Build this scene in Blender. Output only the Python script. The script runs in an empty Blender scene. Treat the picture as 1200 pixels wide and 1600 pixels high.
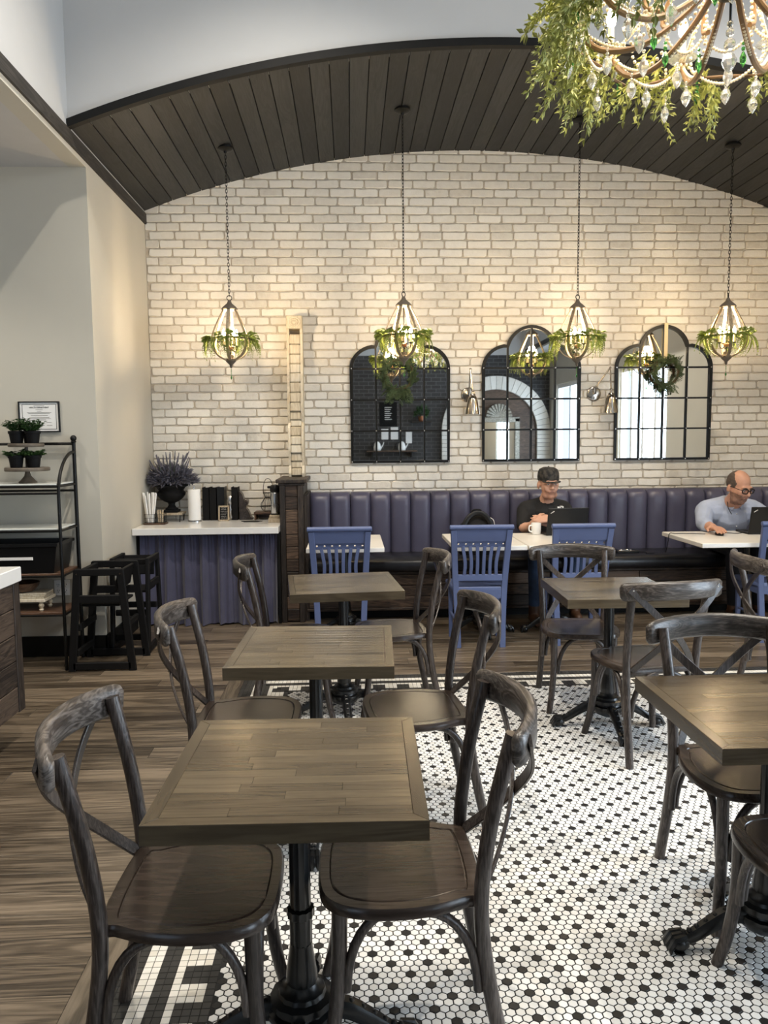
import bpy, bmesh, math, random
from mathutils import Vector, Matrix, Quaternion
import numpy as np
R = math.radians
PI = math.pi
random.seed(7)
SC = bpy.context.scene
COL = SC.collection

# ------------------------------------------------------------------ camera
CAM_H = 1.56
pitch, yaw, roll = math.atan(.0932), math.atan(52 / 1200), .009
fw = Vector((math.sin(yaw) * math.cos(pitch), math.cos(yaw) * math.cos(pitch), -math.sin(pitch)))
rt = Vector((math.cos(yaw), -math.sin(yaw), 0))
dn = fw.cross(rt)
cx = rt * math.cos(roll) + dn * math.sin(roll)
cy = -rt * math.sin(roll) + dn * math.cos(roll)
cam_d = bpy.data.cameras.new('camera')
cam = bpy.data.objects.new('camera', cam_d)
COL.objects.link(cam)
up, bk = -cy, -fw
cam.matrix_world = Matrix(((cx.x, up.x, bk.x, 0), (cx.y, up.y, bk.y, 0), (cx.z, up.z, bk.z, CAM_H), (0, 0, 0, 1)))
cam_d.sensor_fit = 'HORIZONTAL'
cam_d.sensor_width = 36
cam_d.lens = 36
cam_d.clip_start = .05
SC.camera = cam

# ------------------------------------------------------------------ world and daylight
SC.view_settings.view_transform = 'Standard'
SC.view_settings.look = 'None'
SC.view_settings.gamma = 1
SC.view_settings.use_curve_mapping = False
SC.view_settings.exposure = 0.68
w = bpy.data.worlds.new('world'); SC.world = w; w.use_nodes = True
w.node_tree.nodes['Background'].inputs[0].default_value = (.62, .78, 1, 1)
w.node_tree.nodes['Background'].inputs[1].default_value = 1.2

def area(name, loc, rot, sx, sy, power, col):
    l = bpy.data.lights.new(name, 'AREA'); l.shape = 'RECTANGLE'; l.size = sx; l.size_y = sy
    l.energy = power; l.color = col
    o = bpy.data.objects.new(name, l); o.location = loc; o.rotation_euler = rot; COL.objects.link(o)
    return o
SKYC = (.72, .86, 1)
# daylight standing in the street windows of the right wall (just outside the glass) and the high windows over them
area('window_right_offscreen', (4.95, 2.3, 1.5), (0, R(90), 0), 2.5, 2.0, 150, SKYC)
area('window_right_offscreen', (4.95, -1.75, 1.5), (0, R(90), 0), 2.5, 1.9, 85, SKYC)
area('window_right_high_offscreen', (4.45, .6, 4.55), (0, R(90), 0), .9, 4.6, 85, SKYC)

# ------------------------------------------------------------------ mesh builder
def V(*a): return Vector(a)
class MB:
    def __init__(s): s.v = []; s.f = []
    def add(s, vs, fs):
        k = len(s.v); s.v += [tuple(p) for p in vs]; s.f += [tuple(i + k for i in q) for q in fs]; return s
    def box(s, c, d, rot=None):
        x, y, z = d[0] / 2, d[1] / 2, d[2] / 2
        vs = [Vector(p) for p in ((-x,-y,-z),(x,-y,-z),(x,y,-z),(-x,y,-z),(-x,-y,z),(x,-y,z),(x,y,z),(-x,y,z))]
        if rot is not None: vs = [rot @ p for p in vs]
        c = Vector(c)
        return s.add([p + c for p in vs], [(0,3,2,1),(4,5,6,7),(0,1,5,4),(1,2,6,5),(2,3,7,6),(3,0,4,7)])
    def bb(s, x0, x1, y0, y1, z0, z1):
        return s.box(((x0+x1)/2, (y0+y1)/2, (z0+z1)/2), (abs(x1-x0), abs(y1-y0), abs(z1-z0)))
    def rbox(s, c, d, b=.004, rot=None):
        """box with chamfered edges"""
        x, y, z = d[0]/2, d[1]/2, d[2]/2
        b = min(b, x*.49, y*.49, z*.49)
        vs = []; idx = {}
        for sx in (-1,1):
            for sy in (-1,1):
                for sz in (-1,1):
                    for k in range(3):
                        p = Vector((sx*(x-b), sy*(y-b), sz*(z-b)))
                        p[k] = (sx*x, sy*y, sz*z)[k]
                        idx[(sx,sy,sz,k)] = len(vs); vs.append(p)
        fs = []
        for k in range(3):
            a, b2 = (k+1)%3, (k+2)%3
            for sg in (-1,1):
                q = []
                for (u, v) in ((-1,-1),(1,-1),(1,1),(-1,1)):
                    t = [0,0,0]; t[k] = sg; t[a] = u; t[b2] = v
                    q.append(idx[(t[0],t[1],t[2],k)])
                fs.append(tuple(q if sg > 0 else q[::-1]))
        for k in range(3):            # edges along axis k
            a, b2 = (k+1)%3, (k+2)%3
            for u in (-1,1):
                for v in (-1,1):
                    def id_(sk, f):
                        t = [0,0,0]; t[k] = sk; t[a] = u; t[b2] = v
                        return idx[(t[0],t[1],t[2],f)]
                    q = (id_(-1,a), id_(1,a), id_(1,b2), id_(-1,b2))
                    fs.append(q if u*v < 0 else q[::-1])
        for sx in (-1,1):
            for sy in (-1,1):
                for sz in (-1,1):
                    q = tuple(idx[(sx,sy,sz,k)] for k in range(3))
                    fs.append(q if sx*sy*sz > 0 else q[::-1])
        if rot is not None: vs = [rot @ p for p in vs]
        c = Vector(c)
        return s.add([p + c for p in vs], fs)
    def sweep(s, pts, sec, upv=(0,0,1), scale=None, closed=False, caps=True, twist=None):
        """sweep the 2-D section (a along side, b along normal) along pts; side = t x up"""
        pts = [Vector(p) for p in pts]; n = len(pts); m = len(sec); vs = []
        upv = Vector(upv)
        for i, p in enumerate(pts):
            if closed: t = pts[(i+1)%n] - pts[i-1]
            else: t = pts[min(i+1,n-1)] - pts[max(i-1,0)]
            t.normalize()
            u = upv
            if abs(t.dot(u)) > .995: u = Vector((0,1,0)) if abs(t.y) < .9 else Vector((1,0,0))
            side = t.cross(u).normalized(); nor = side.cross(t).normalized()
            k = 1 if scale is None else scale[i]
            ka, kb = (k if isinstance(k, (tuple, list)) else (k, k))
            for a, b in sec: vs.append(p + side*(a*ka) + nor*(b*kb))
        fs = []
        for i in range(n if closed else n-1):
            j = (i+1) % n
            for q in range(m):
                r = (q+1) % m
                fs.append((i*m+q, i*m+r, j*m+r, j*m+q))
        if caps and not closed:
            fs.append(tuple(range(m))[::-1]); fs.append(tuple(range((n-1)*m, n*m)))
        return s.add(vs, fs)
    def tube(s, pts, r, n=8, closed=False, caps=True):
        pts = [Vector(p) for p in pts]
        if not isinstance(r, (list, tuple)): r = [r]*len(pts)
        N = len(pts); vs = []; prev = None
        for i, p in enumerate(pts):
            if closed: t = pts[(i+1)%N] - pts[i-1]
            else: t = pts[min(i+1,N-1)] - pts[max(i-1,0)]
            if t.length < 1e-9: t = Vector((0,0,1))
            t.normalize()
            if prev is None:
                a = Vector((0,0,1)) if abs(t.z) < .9 else Vector((1,0,0))
                u = t.cross(a).normalized()
            else:
                u = (prev - t*prev.dot(t))
                u = u.normalized() if u.length > 1e-6 else t.orthogonal().normalized()
            prev = u; v = t.cross(u)
            for k in range(n):
                a = 2*PI*k/n
                vs.append(p + (u*math.cos(a) + v*math.sin(a))*r[i])
        fs = []
        for i in range(N if closed else N-1):
            j = (i+1) % N
            for k in range(n):
                l = (k+1) % n
                fs.append((i*n+k, i*n+l, j*n+l, j*n+k))
        if caps and not closed:
            fs.append(tuple(range(n))[::-1]); fs.append(tuple(range((N-1)*n, N*n)))
        return s.add(vs, fs)
    def lathe(s, prof, n=16, c=(0,0,0), rot=None, flute=0, fl_n=0):
        """prof: (r, z) bottom to top"""
        vs = []; c = Vector(c)
        for r, z in prof:
            for k in range(n):
                a = 2*PI*k/n
                rr = r*(1 + flute*math.cos(fl_n*a)) if flute else r
                p = Vector((rr*math.cos(a), rr*math.sin(a), z))
                if rot is not None: p = rot @ p
                vs.append(p + c)
        fs = []
        for i in range(len(prof)-1):
            for k in range(n):
                l = (k+1) % n
                fs.append((i*n+k, i*n+l, (i+1)*n+l, (i+1)*n+k))
        if prof[0][0] > 1e-4: fs.append(tuple(range(n))[::-1])
        if prof[-1][0] > 1e-4: fs.append(tuple(range((len(prof)-1)*n, len(prof)*n)))
        return s.add(vs, fs)
    def sphere(s, c, r, n=10, m=6, rot=None):
        if not isinstance(r, (list, tuple)): r = (r, r, r)
        vs = []; c = Vector(c)
        for i in range(m+1):
            ph = PI*i/m - PI/2
            for k in range(n):
                a = 2*PI*k/n
                p = Vector((r[0]*math.cos(ph)*math.cos(a), r[1]*math.cos(ph)*math.sin(a), r[2]*math.sin(ph)))
                if rot is not None: p = rot @ p
                vs.append(p + c)
        fs = []
        for i in range(m):
            for k in range(n):
                l = (k+1) % n
                if i == 0: fs.append((k, (i+1)*n+l, (i+1)*n+k))
                elif i == m-1: fs.append((i*n+k, i*n+l, (i+1)*n+k))
                else: fs.append((i*n+k, i*n+l, (i+1)*n+l, (i+1)*n+k))
        return s.add(vs, fs)
    def prism(s, out, h0, h1, M=None, bev=0.0):
        """outline (x,y) counter-clockwise, extruded h0..h1 along z, then M applied; bev = chamfer of top edge"""
        n = len(out); vs = [Vector((x, y, h0)) for x, y in out]
        fs = [tuple(range(n))[::-1]]
        if bev:
            cxx = sum(p[0] for p in out)/n; cyy = sum(p[1] for p in out)/n
            ins = []
            for i in range(n):
                a = Vector(out[i-1]); b = Vector(out[i]); c = Vector(out[(i+1)%n])
                e1 = (b-a).normalized(); e2 = (c-b).normalized()
                nn = Vector((-(e1.y+e2.y), e1.x+e2.x))
                nn = nn.normalized() if nn.length > 1e-6 else Vector((-e1.y, e1.x))
                ins.append(b + nn*bev)
            vs += [Vector((x, y, h1 - bev)) for x, y in out] + [Vector((p.x, p.y, h1)) for p in ins]
            lv = 3
        else:
            vs += [Vector((x, y, h1)) for x, y in out]; lv = 2
        for L in range(lv-1):
            for i in range(n):
                j = (i+1) % n
                fs.append((L*n+i, L*n+j, (L+1)*n+j, (L+1)*n+i))
        fs.append(tuple(range((lv-1)*n, lv*n)))
        if M is not None: vs = [M @ p for p in vs]
        return s.add(vs, fs)
    def xf(s, M):
        s.v = [tuple(M @ Vector(p)) for p in s.v]; return s
    def join(s, o, M=None):
        vs = [Vector(p) for p in o.v]
        if M is not None: vs = [M @ p for p in vs]
        return s.add(vs, o.f)
    def mesh(s, name, mat, smooth=40):
        me = bpy.data.meshes.new(name); me.from_pydata(s.v, [], s.f); me.update()
        if mat is not None: me.materials.append(mat)
        if smooth:
            me.polygons.foreach_set('use_smooth', [True]*len(me.polygons))
            me.set_sharp_from_angle(angle=R(smooth))
        return me
    def build(s, name, mat, parent=None, smooth=40, loc=None):
        o = bpy.data.objects.new(name, s.mesh(name, mat, smooth)); COL.objects.link(o)
        if parent is not None: o.parent = parent
        if loc is not None: o.location = loc
        return o

def place(name, me, parent=None, loc=(0,0,0), rot=None, scale=None):
    o = bpy.data.objects.new(name, me); COL.objects.link(o)
    o.location = loc
    if rot is not None: o.rotation_euler = rot
    if scale is not None: o.scale = scale
    if parent is not None: o.parent = parent
    return o
def tag(o, label, cat, group=None, kind=None):
    o['label'] = label
    if cat: o['category'] = cat
    if group: o['group'] = group
    if kind: o['kind'] = kind
    return o
def thing(name, label, cat, loc=(0,0,0), rz=0, group=None):
    o = bpy.data.objects.new(name, None); o.empty_display_size = .1; COL.objects.link(o)
    o.location = loc; o.rotation_euler = (0, 0, rz)
    return tag(o, label, cat, group)
def struct(o, label=None):
    o['kind'] = 'structure'
    if label: o['label'] = label
    return o
def dup(root, loc, rz, label=None, group=None):
    def cp(o, par):
        c = o.copy(); COL.objects.link(c); c.parent = par
        for ch in [q for q in o.children]: cp(ch, c)
        return c
    r = cp(root, None)
    r.location = loc; r.rotation_euler = (0, 0, rz)
    if label: r['label'] = label
    if group: r['group'] = group
    return r
def circ(r, n=8, ry=None): return [(r*math.cos(2*PI*k/n), (ry or r)*math.sin(2*PI*k/n)) for k in range(n)]
def rect(w, h): return [(-w/2,-h/2),(w/2,-h/2),(w/2,h/2),(-w/2,h/2)]
def crect(w, h, b):
    x, y = w/2, h/2
    return [(-x+b,-y),(x-b,-y),(x,-y+b),(x,y-b),(x-b,y),(-x+b,y),(-x,y-b),(-x,-y+b)]
def bez(p0, p1, p2, p3, n=8):
    p0, p1, p2, p3 = map(Vector, (p0, p1, p2, p3)); o = []
    for i in range(n+1):
        t = i/n; u = 1-t
        o.append(p0*u**3 + p1*3*u*u*t + p2*3*u*t*t + p3*t**3)
    return o
def smoothpath(pts, k=4):
    """Catmull-Rom through pts"""
    P = [Vector(p) for p in pts]; P = [P[0]*2-P[1]] + P + [P[-1]*2-P[-2]]; o = []
    for i in range(1, len(P)-2):
        for j in range(k):
            t = j/k; a, b, c, d = P[i-1], P[i], P[i+1], P[i+2]
            o.append(.5*((2*b) + (c-a)*t + (2*a-5*b+4*c-d)*t*t + (3*b-a-3*c+d)*t**3))
    o.append(P[-2]); return o

# ------------------------------------------------------------------ materials
def newmat(name):
    m = bpy.data.materials.new(name); m.use_nodes = True
    nt = m.node_tree; b = nt.nodes['Principled BSDF']
    return m, nt, b
def N(nt, t, **k):
    n = nt.nodes.new(t)
    for a, v in k.items(): setattr(n, a, v)
    return n
def L(nt, a, b): nt.links.new(a, b)
def ramp(nt, fac, stops):
    r = N(nt, 'ShaderNodeValToRGB'); e = r.color_ramp.elements
    e[0].position, e[0].color = stops[0][0], (*stops[0][1], 1)
    e[1].position, e[1].color = stops[-1][0], (*stops[-1][1], 1)
    for p, c in stops[1:-1]:
        x = e.new(p); x.color = (*c, 1)
    L(nt, fac, r.inputs[0]); return r.outputs[0]
def math_(nt, op, a, b=None):
    m = N(nt, 'ShaderNodeMath', operation=op)
    for i, x in enumerate((a, b)):
        if x is None: continue
        if isinstance(x, (int, float)): m.inputs[i].default_value = x
        else: L(nt, x, m.inputs[i])
    return m.outputs[0]
def objrand(nt):
    """0..1, differing between objects and between islands of one mesh"""
    oi = N(nt, 'ShaderNodeObjectInfo'); g = N(nt, 'ShaderNodeNewGeometry')
    return math_(nt, 'FRACT', math_(nt, 'ADD', oi.outputs['Random'], g.outputs['Random Per Island']))
def bump(nt, b, h, strength, dist=.01):
    n = N(nt, 'ShaderNodeBump'); n.inputs['Strength'].default_value = strength; n.inputs['Distance'].default_value = dist
    L(nt, h, n.inputs['Height']); L(nt, n.outputs[0], b.inputs['Normal'])
def plain(name, col, rough=.5, metal=0, noise=0, nscale=8, spec=None, coat=0, bumpv=0, emit=None, estr=0, sheen=0):
    m, nt, b = newmat(name)
    b.inputs['Roughness'].default_value = rough; b.inputs['Metallic'].default_value = metal
    if spec is not None: b.inputs['Specular IOR Level'].default_value = spec
    if coat: b.inputs['Coat Weight'].default_value = coat; b.inputs['Coat Roughness'].default_value = .15
    tc = N(nt, 'ShaderNodeTexCoord')
    nz = N(nt, 'ShaderNodeTexNoise'); nz.inputs['Scale'].default_value = nscale; nz.inputs['Detail'].default_value = 5
    L(nt, tc.outputs['Object'], nz.inputs['Vector'])
    k = noise if noise else .06
    lo = tuple(max(0, c*(1-k)) for c in col); hi = tuple(min(1, c*(1+k)) for c in col)
    L(nt, ramp(nt, nz.outputs['Fac'], [(.3, lo), (.7, hi)]), b.inputs['Base Color'])
    if bumpv: bump(nt, b, nz.outputs['Fac'], bumpv)
    if emit: b.inputs['Emission Color'].default_value = (*emit, 1); b.inputs['Emission Strength'].default_value = estr
    if sheen: b.inputs['Sheen Weight'].default_value = sheen
    return m
def wood(name, dark, mid, light, axis='X', scale=1.0, rough=.45, bumpv=.15, rnd=.35, coat=0, contrast=1, spec=.5, fine=1.0, space='Object', distort=1.2, n1s=9, st=.09):
    m, nt, b = newmat(name)
    tc = N(nt, 'ShaderNodeTexCoord'); mp = N(nt, 'ShaderNodeMapping')
    r = objrand(nt)
    cmb = N(nt, 'ShaderNodeCombineXYZ')
    for i in range(3): L(nt, math_(nt, 'MULTIPLY', r, 7.3 + 5*i), cmb.inputs[i])
    va = N(nt, 'ShaderNodeVectorMath', operation='ADD'); L(nt, tc.outputs[space], va.inputs[0]); L(nt, cmb.outputs[0], va.inputs[1])
    L(nt, va.outputs[0], mp.inputs['Vector'])
    s = {'X': (st, 1, 1), 'Y': (1, st, 1), 'Z': (1, 1, st)}[axis]
    mp.inputs['Scale'].default_value = tuple(q*scale for q in s)
    n1 = N(nt, 'ShaderNodeTexNoise'); n1.inputs['Scale'].default_value = n1s; n1.inputs['Detail'].default_value = 3; n1.inputs['Distortion'].default_value = distort
    L(nt, mp.outputs[0], n1.inputs['Vector'])
    wv = math_(nt, 'SINE', math_(nt, 'MULTIPLY', n1.outputs['Fac'], 46*fine))
    n2 = N(nt, 'ShaderNodeTexNoise'); n2.inputs['Scale'].default_value = 60; n2.inputs['Detail'].default_value = 6; n2.inputs['Roughness'].default_value = .7
    L(nt, mp.outputs[0], n2.inputs['Vector'])
    n3 = N(nt, 'ShaderNodeTexNoise'); n3.inputs['Scale'].default_value = 2.4; n3.inputs['Detail'].default_value = 2
    L(nt, mp.outputs[0], n3.inputs['Vector'])
    f = math_(nt, 'ADD', math_(nt, 'MULTIPLY', wv, .13*contrast), math_(nt, 'MULTIPLY', math_(nt, 'SUBTRACT', n2.outputs['Fac'], .5), .9*contrast))
    f = math_(nt, 'ADD', f, math_(nt, 'MULTIPLY', math_(nt, 'SUBTRACT', n3.outputs['Fac'], .5), .8))
    f = math_(nt, 'ADD', f, math_(nt, 'MULTIPLY', math_(nt, 'SUBTRACT', r, .5), rnd))
    f = math_(nt, 'ADD', f, .5)
    L(nt, ramp(nt, f, [(.18, dark), (.5, mid), (.85, light)]), b.inputs['Base Color'])
    b.inputs['Roughness'].default_value = rough
    b.inputs['Specular IOR Level'].default_value = spec
    if coat: b.inputs['Coat Weight'].default_value = coat; b.inputs['Coat Roughness'].default_value = .2
    if bumpv: bump(nt, b, f, bumpv, .002)
    return m
def sr(h):
    """sRGB hex -> linear"""
    c = [int(h[i:i+2], 16)/255 for i in (0, 2, 4)]
    return tuple((x/12.92 if x <= .04045 else ((x+.055)/1.055)**2.4) for x in c)
def brickmat(name, lo, hi, stain, rough=.85):
    m, nt, b = newmat(name)
    r = objrand(nt); tc = N(nt, 'ShaderNodeTexCoord')
    g = N(nt, 'ShaderNodeNewGeometry')
    nz = N(nt, 'ShaderNodeTexNoise'); nz.inputs['Scale'].default_value = 22; nz.inputs['Detail'].default_value = 6
    L(nt, g.outputs['Position'], nz.inputs['Vector'])
    f = math_(nt, 'ADD', math_(nt, 'MULTIPLY', r, .55), math_(nt, 'MULTIPLY', nz.outputs['Fac'], .45))
    L(nt, ramp(nt, f, [(.1, stain), (.32, lo), (.75, hi)]), b.inputs['Base Color'])
    b.inputs['Roughness'].default_value = rough
    n2 = N(nt, 'ShaderNodeTexNoise'); n2.inputs['Scale'].default_value = 70; n2.inputs['Detail'].default_value = 5
    L(nt, g.outputs['Position'], n2.inputs['Vector'])
    bump(nt, b, n2.outputs['Fac'], .5, .004)
    return m
def tilemat(name, lo, hi, rough):
    m, nt, b = newmat(name)
    r = objrand(nt); g = N(nt, 'ShaderNodeNewGeometry')
    nz = N(nt, 'ShaderNodeTexNoise'); nz.inputs['Scale'].default_value = 3; nz.inputs['Detail'].default_value = 4
    L(nt, g.outputs['Position'], nz.inputs['Vector'])
    f = math_(nt, 'ADD', math_(nt, 'MULTIPLY', r, .6), math_(nt, 'MULTIPLY', nz.outputs['Fac'], .5))
    L(nt, ramp(nt, f, [(.1, lo), (.6, hi)]), b.inputs['Base Color'])
    b.inputs['Roughness'].default_value = rough
    return m
M = {}
M['wall'] = plain('painted_drywall', (.52, .49, .42), .75, noise=.03, nscale=2, bumpv=.03)
M['wall_warm'] = plain('painted_drywall_warm', (.60, .57, .50), .55, noise=.02, nscale=2, bumpv=.02)
M['ceil'] = plain('ceiling_paint', (.52, .51, .50), .85, noise=.02)
M['upper'] = plain('upper_wall_paint', (.50, .505, .51), .7, noise=.02, nscale=3)
M['mortar'] = plain('mortar', (.56, .505, .43), .95, noise=.15, nscale=30, bumpv=.4)
M['brick'] = brickmat('whitewashed_brick', (.73, .70, .635), (.85, .825, .765), (.62, .58, .51))
M['beam'] = wood('dark_stained_beam', (.010,.009,.008), (.024,.021,.019), (.05,.045,.04), 'Y', 1.2, .7, .3)
M['vault'] = wood('dark_stained_planks', (.0065,.0068,.0072), (.0165,.0172,.018), (.034,.0345,.035), 'Y', 1.2, .55, .3, rnd=.5, contrast=.9)
M['black_trim'] = plain('black_trim', (.005,.005,.005), .6, spec=.25)
M['plank'] = wood('floor_planks', (.027,.0195,.013), (.110,.084,.058), (.225,.176,.126), 'X', 1.3, .33, .15, rnd=.38, contrast=1.25, st=.045, space='Object')
M['plank_y'] = wood('floor_border_planks', (.040,.030,.020), (.12,.095,.066), (.21,.17,.125), 'Y', 1.1, .4, .2, rnd=.5)
M['grout'] = plain('dark_grout', (.009,.009,.009), .85, noise=.2, nscale=20)
M['hexw'] = tilemat('white_hex_tile', (.68,.665,.63), (.85,.848,.835), .24)
M['hexb'] = tilemat('black_hex_tile', (.010,.010,.010), (.026,.024,.023), .35)
M['sqw'] = tilemat('white_square_tile', (.62,.58,.50), (.80,.78,.73), .35)
M['sqb'] = tilemat('black_square_tile', (.012,.012,.011), (.030,.029,.027), .45)
M['chair'] = {a: wood('chair_wood_' + a.lower(), (.012,.0085,.007), (.040,.030,.0255), (.120,.098,.086), a, 5, .30, .2, rnd=.3, contrast=1.0, distort=.25) for a in 'YZ'}
M['chair']['X'] = wood('chair_rail_wood', (.016,.013,.011), (.062,.051,.044), (.185,.160,.142), 'X', 1.8, .32, .25, rnd=.3, contrast=1.1, distort=1.0, fine=1.4)
M['seat'] = wood('chair_seat_wood', (.014,.0095,.0072), (.037,.026,.020), (.072,.053,.042), 'Y', 1.2, .24, .12, rnd=.3, contrast=.7)
M['stave'] = wood('tabletop_staves', (.030,.0215,.013), (.072,.054,.033), (.118,.091,.057), 'X', 1.2, .23, .06, rnd=.55, contrast=.6, space='Object')
M['stave_y'] = wood('tabletop_edge_boards', (.026,.019,.012), (.060,.045,.028), (.096,.074,.048), 'Y', 1.2, .23, .06, rnd=.4, contrast=.6)
M['tedge'] = wood('tabletop_edge', (.007,.005,.0035), (.016,.0115,.008), (.032,.024,.017), 'X', 1.4, .32, .08, rnd=.3, contrast=.7)
M['iron'] = plain('black_cast_iron', (.008,.0085,.009), .28, noise=.2, nscale=40, bumpv=.05)
M['blackmetal'] = plain('black_metal', (.0035,.0035,.0035), .42, spec=.3, noise=.15, nscale=20)
M['bluepaint'] = plain('periwinkle_paint', sr('56638A'), .42, noise=.05, nscale=6)
M['vinyl'] = plain('purple_grey_vinyl', sr('4C4B5F'), .36, noise=.06, nscale=10, bumpv=.02)
M['vinylblack'] = plain('black_vinyl', (.012,.013,.017), .30, noise=.1, nscale=14, bumpv=.02)
M['whitetop'] = plain('white_laminate', (.80,.76,.69), .3, noise=.04, nscale=5)
M['whitetop2'] = plain('white_quartz', (.80,.79,.77), .15, noise=.02, nscale=12)
M['curtain'] = plain('dusk_blue_cloth', sr('47475F'), .85, noise=.1, nscale=12, sheen=.3)
M['darkwood'] = wood('dark_rustic_wood_x', (.012,.007,.005), (.052,.031,.020), (.135,.086,.056), 'X', 2, .55, .4, rnd=.7, contrast=1.2)
M['darkwood_z'] = wood('dark_rustic_wood_z', (.010,.007,.006), (.032,.023,.018), (.085,.062,.048), 'Z', 2, .55, .4, rnd=.4, contrast=1.1)
M['darkwood_y'] = wood('dark_rustic_wood_y', (.010,.007,.006), (.034,.023,.017), (.085,.060,.044), 'Y', 2, .55, .4, rnd=.6, contrast=1.2)
M['walnut'] = wood('walnut_board', (.030,.014,.008), (.085,.042,.024), (.16,.09,.055), 'X', 1.5, .4, .1, rnd=.3)
M['palewood'] = wood('pale_weathered_wood', (.28,.21,.13), (.42,.34,.24), (.55,.47,.36), 'Z', 2, .7, .2, rnd=.2)
M['corbel'] = wood('cream_weathered_corbel', (.52,.43,.30), (.68,.60,.46), (.78,.72,.60), 'Z', 1.6, .75, .2, rnd=.3)
M['chrome'] = plain('brushed_nickel', (.46,.42,.37), .2, metal=1, noise=.05)
M['steel'] = plain('stainless', (.55,.55,.55), .25, metal=1)
M['mirror'] = plain('mirror_glass', (.86,.88,.88), .015, metal=1, noise=.005)
M['paper'] = plain('white_paper', (.82,.81,.79), .8, noise=.02)
M['white'] = plain('white_glaze', (.84,.83,.80), .25, noise=.02)
M['blackplastic'] = plain('black_plastic', (.0055,.0055,.006), .35, spec=.35, noise=.1)
M['blackmatte'] = plain('black_matte', (.0045,.0045,.005), .65, spec=.22, noise=.15, nscale=30)
M['fern'] = plain('fern_green', (.23,.29,.055), .55, noise=.35, nscale=14)
M['fern_dark'] = plain('dark_fern_green', (.055,.085,.030), .6, noise=.4, nscale=20)
M['leaf'] = plain('pot_plant_green', (.030,.075,.018), .5, noise=.5, nscale=24)
M['sprig'] = plain('chandelier_leaf_green', (.36,.38,.10), .5, noise=.4, nscale=10)
M['lavender'] = plain('lavender_grey', (.125,.12,.15), .8, noise=.5, nscale=30)
M['lavstem'] = plain('lavender_stem', (.07,.095,.06), .8, noise=.4, nscale=20)
M['twig'] = plain('twig_brown', (.10,.06,.03), .8, noise=.3, nscale=30)
M['bulb'] = plain('lit_bulb', (1,.86,.6), .4, emit=(1,.74,.42), estr=38)
M['candle'] = plain('candle_sleeve', (.75,.62,.40), .6)
M['rib'] = wood('pale_oak_strip', (.17,.125,.075), (.29,.225,.145), (.40,.32,.22), 'Z', 2, .6, .15, rnd=.2)
M['ribbon'] = plain('cream_ribbon', (.70,.58,.36), .6)
M['bead'] = plain('cream_bead', (.74,.66,.50), .35)
def glassy(name, col, rough=.03):
    m, nt, b = newmat(name)
    b.inputs['Base Color'].default_value = (*col, 1); b.inputs['Roughness'].default_value = rough
    b.inputs['Transmission Weight'].default_value = .85; b.inputs['IOR'].default_value = 1.5
    nz = N(nt, 'ShaderNodeTexNoise'); nz.inputs['Scale'].default_value = 20
    bump(nt, b, nz.outputs['Fac'], .05)
    return m
M['crystal'] = glassy('clear_crystal', (.97,.97,.95))
M['greencrystal'] = glassy('green_crystal', (.10,.42,.12))
def pane_mat():
    m, nt, b = newmat('window_glass')
    t = N(nt, 'ShaderNodeBsdfTransparent'); g = N(nt, 'ShaderNodeBsdfGlossy'); g.inputs['Roughness'].default_value = .02
    x = N(nt, 'ShaderNodeMixShader'); x.inputs[0].default_value = .07
    L(nt, t.outputs[0], x.inputs[1]); L(nt, g.outputs[0], x.inputs[2])
    L(nt, x.outputs[0], nt.nodes['Material Output'].inputs['Surface'])
    return m
M['pane'] = pane_mat()
M['darkbrick'] = None
def dark_brick():
    m, nt, b = newmat('black_painted_brick')
    g = N(nt, 'ShaderNodeNewGeometry'); s = N(nt, 'ShaderNodeSeparateXYZ'); c = N(nt, 'ShaderNodeCombineXYZ')
    L(nt, g.outputs['Position'], s.inputs[0]); L(nt, s.outputs[0], c.inputs[0]); L(nt, s.outputs[2], c.inputs[1])
    t = N(nt, 'ShaderNodeTexBrick')
    t.inputs['Scale'].default_value = 1; t.inputs['Brick Width'].default_value = .22; t.inputs['Row Height'].default_value = .085
    t.inputs['Mortar Size'].default_value = .006
    t.inputs['Color1'].default_value = (.018,.018,.019,1); t.inputs['Color2'].default_value = (.030,.030,.032,1); t.inputs['Mortar'].default_value = (.10,.10,.105,1)
    L(nt, c.outputs[0], t.inputs['Vector']); L(nt, t.outputs['Color'], b.inputs['Base Color'])
    b.inputs['Roughness'].default_value = .5
    bump(nt, b, t.outputs['Fac'], .3, -.005)
    return m
M['darkbrick'] = dark_brick()
# ------------------------------------------------------------------ room shell
YW, XL, YE, YF = 7.2, -1.815, 5.64, 5.32
XC, ZT, RV, XR = 1.115, 4.166, 8.2, 4.045
ZB0, ZB1, ZLC, ZH = 3.51, 3.60, 3.475, 5.4
def archz(x): return ZT - RV + math.sqrt(RV*RV - (x-XC)**2)
def topx(p):
    q = Vector(p) - Vector((0, 0, CAM_H)); z = q.dot(fw)
    return (600 + 1200*q.dot(cx)/z, 800 + 1200*q.dot(cy)/z) if z > .05 else (-9e9, -9e9)
def inview(p, m=0):
    x, y = topx(p); return -m < x < 1200+m and -m < y < 1600+m

floor = struct(MB().bb(-5.3, 4.8, -3.4, YW+.2, -.12, -.0011).build('floor', M['grout'], smooth=0), 'dark wood plank floor with an inset black and white mosaic tile rug')

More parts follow.
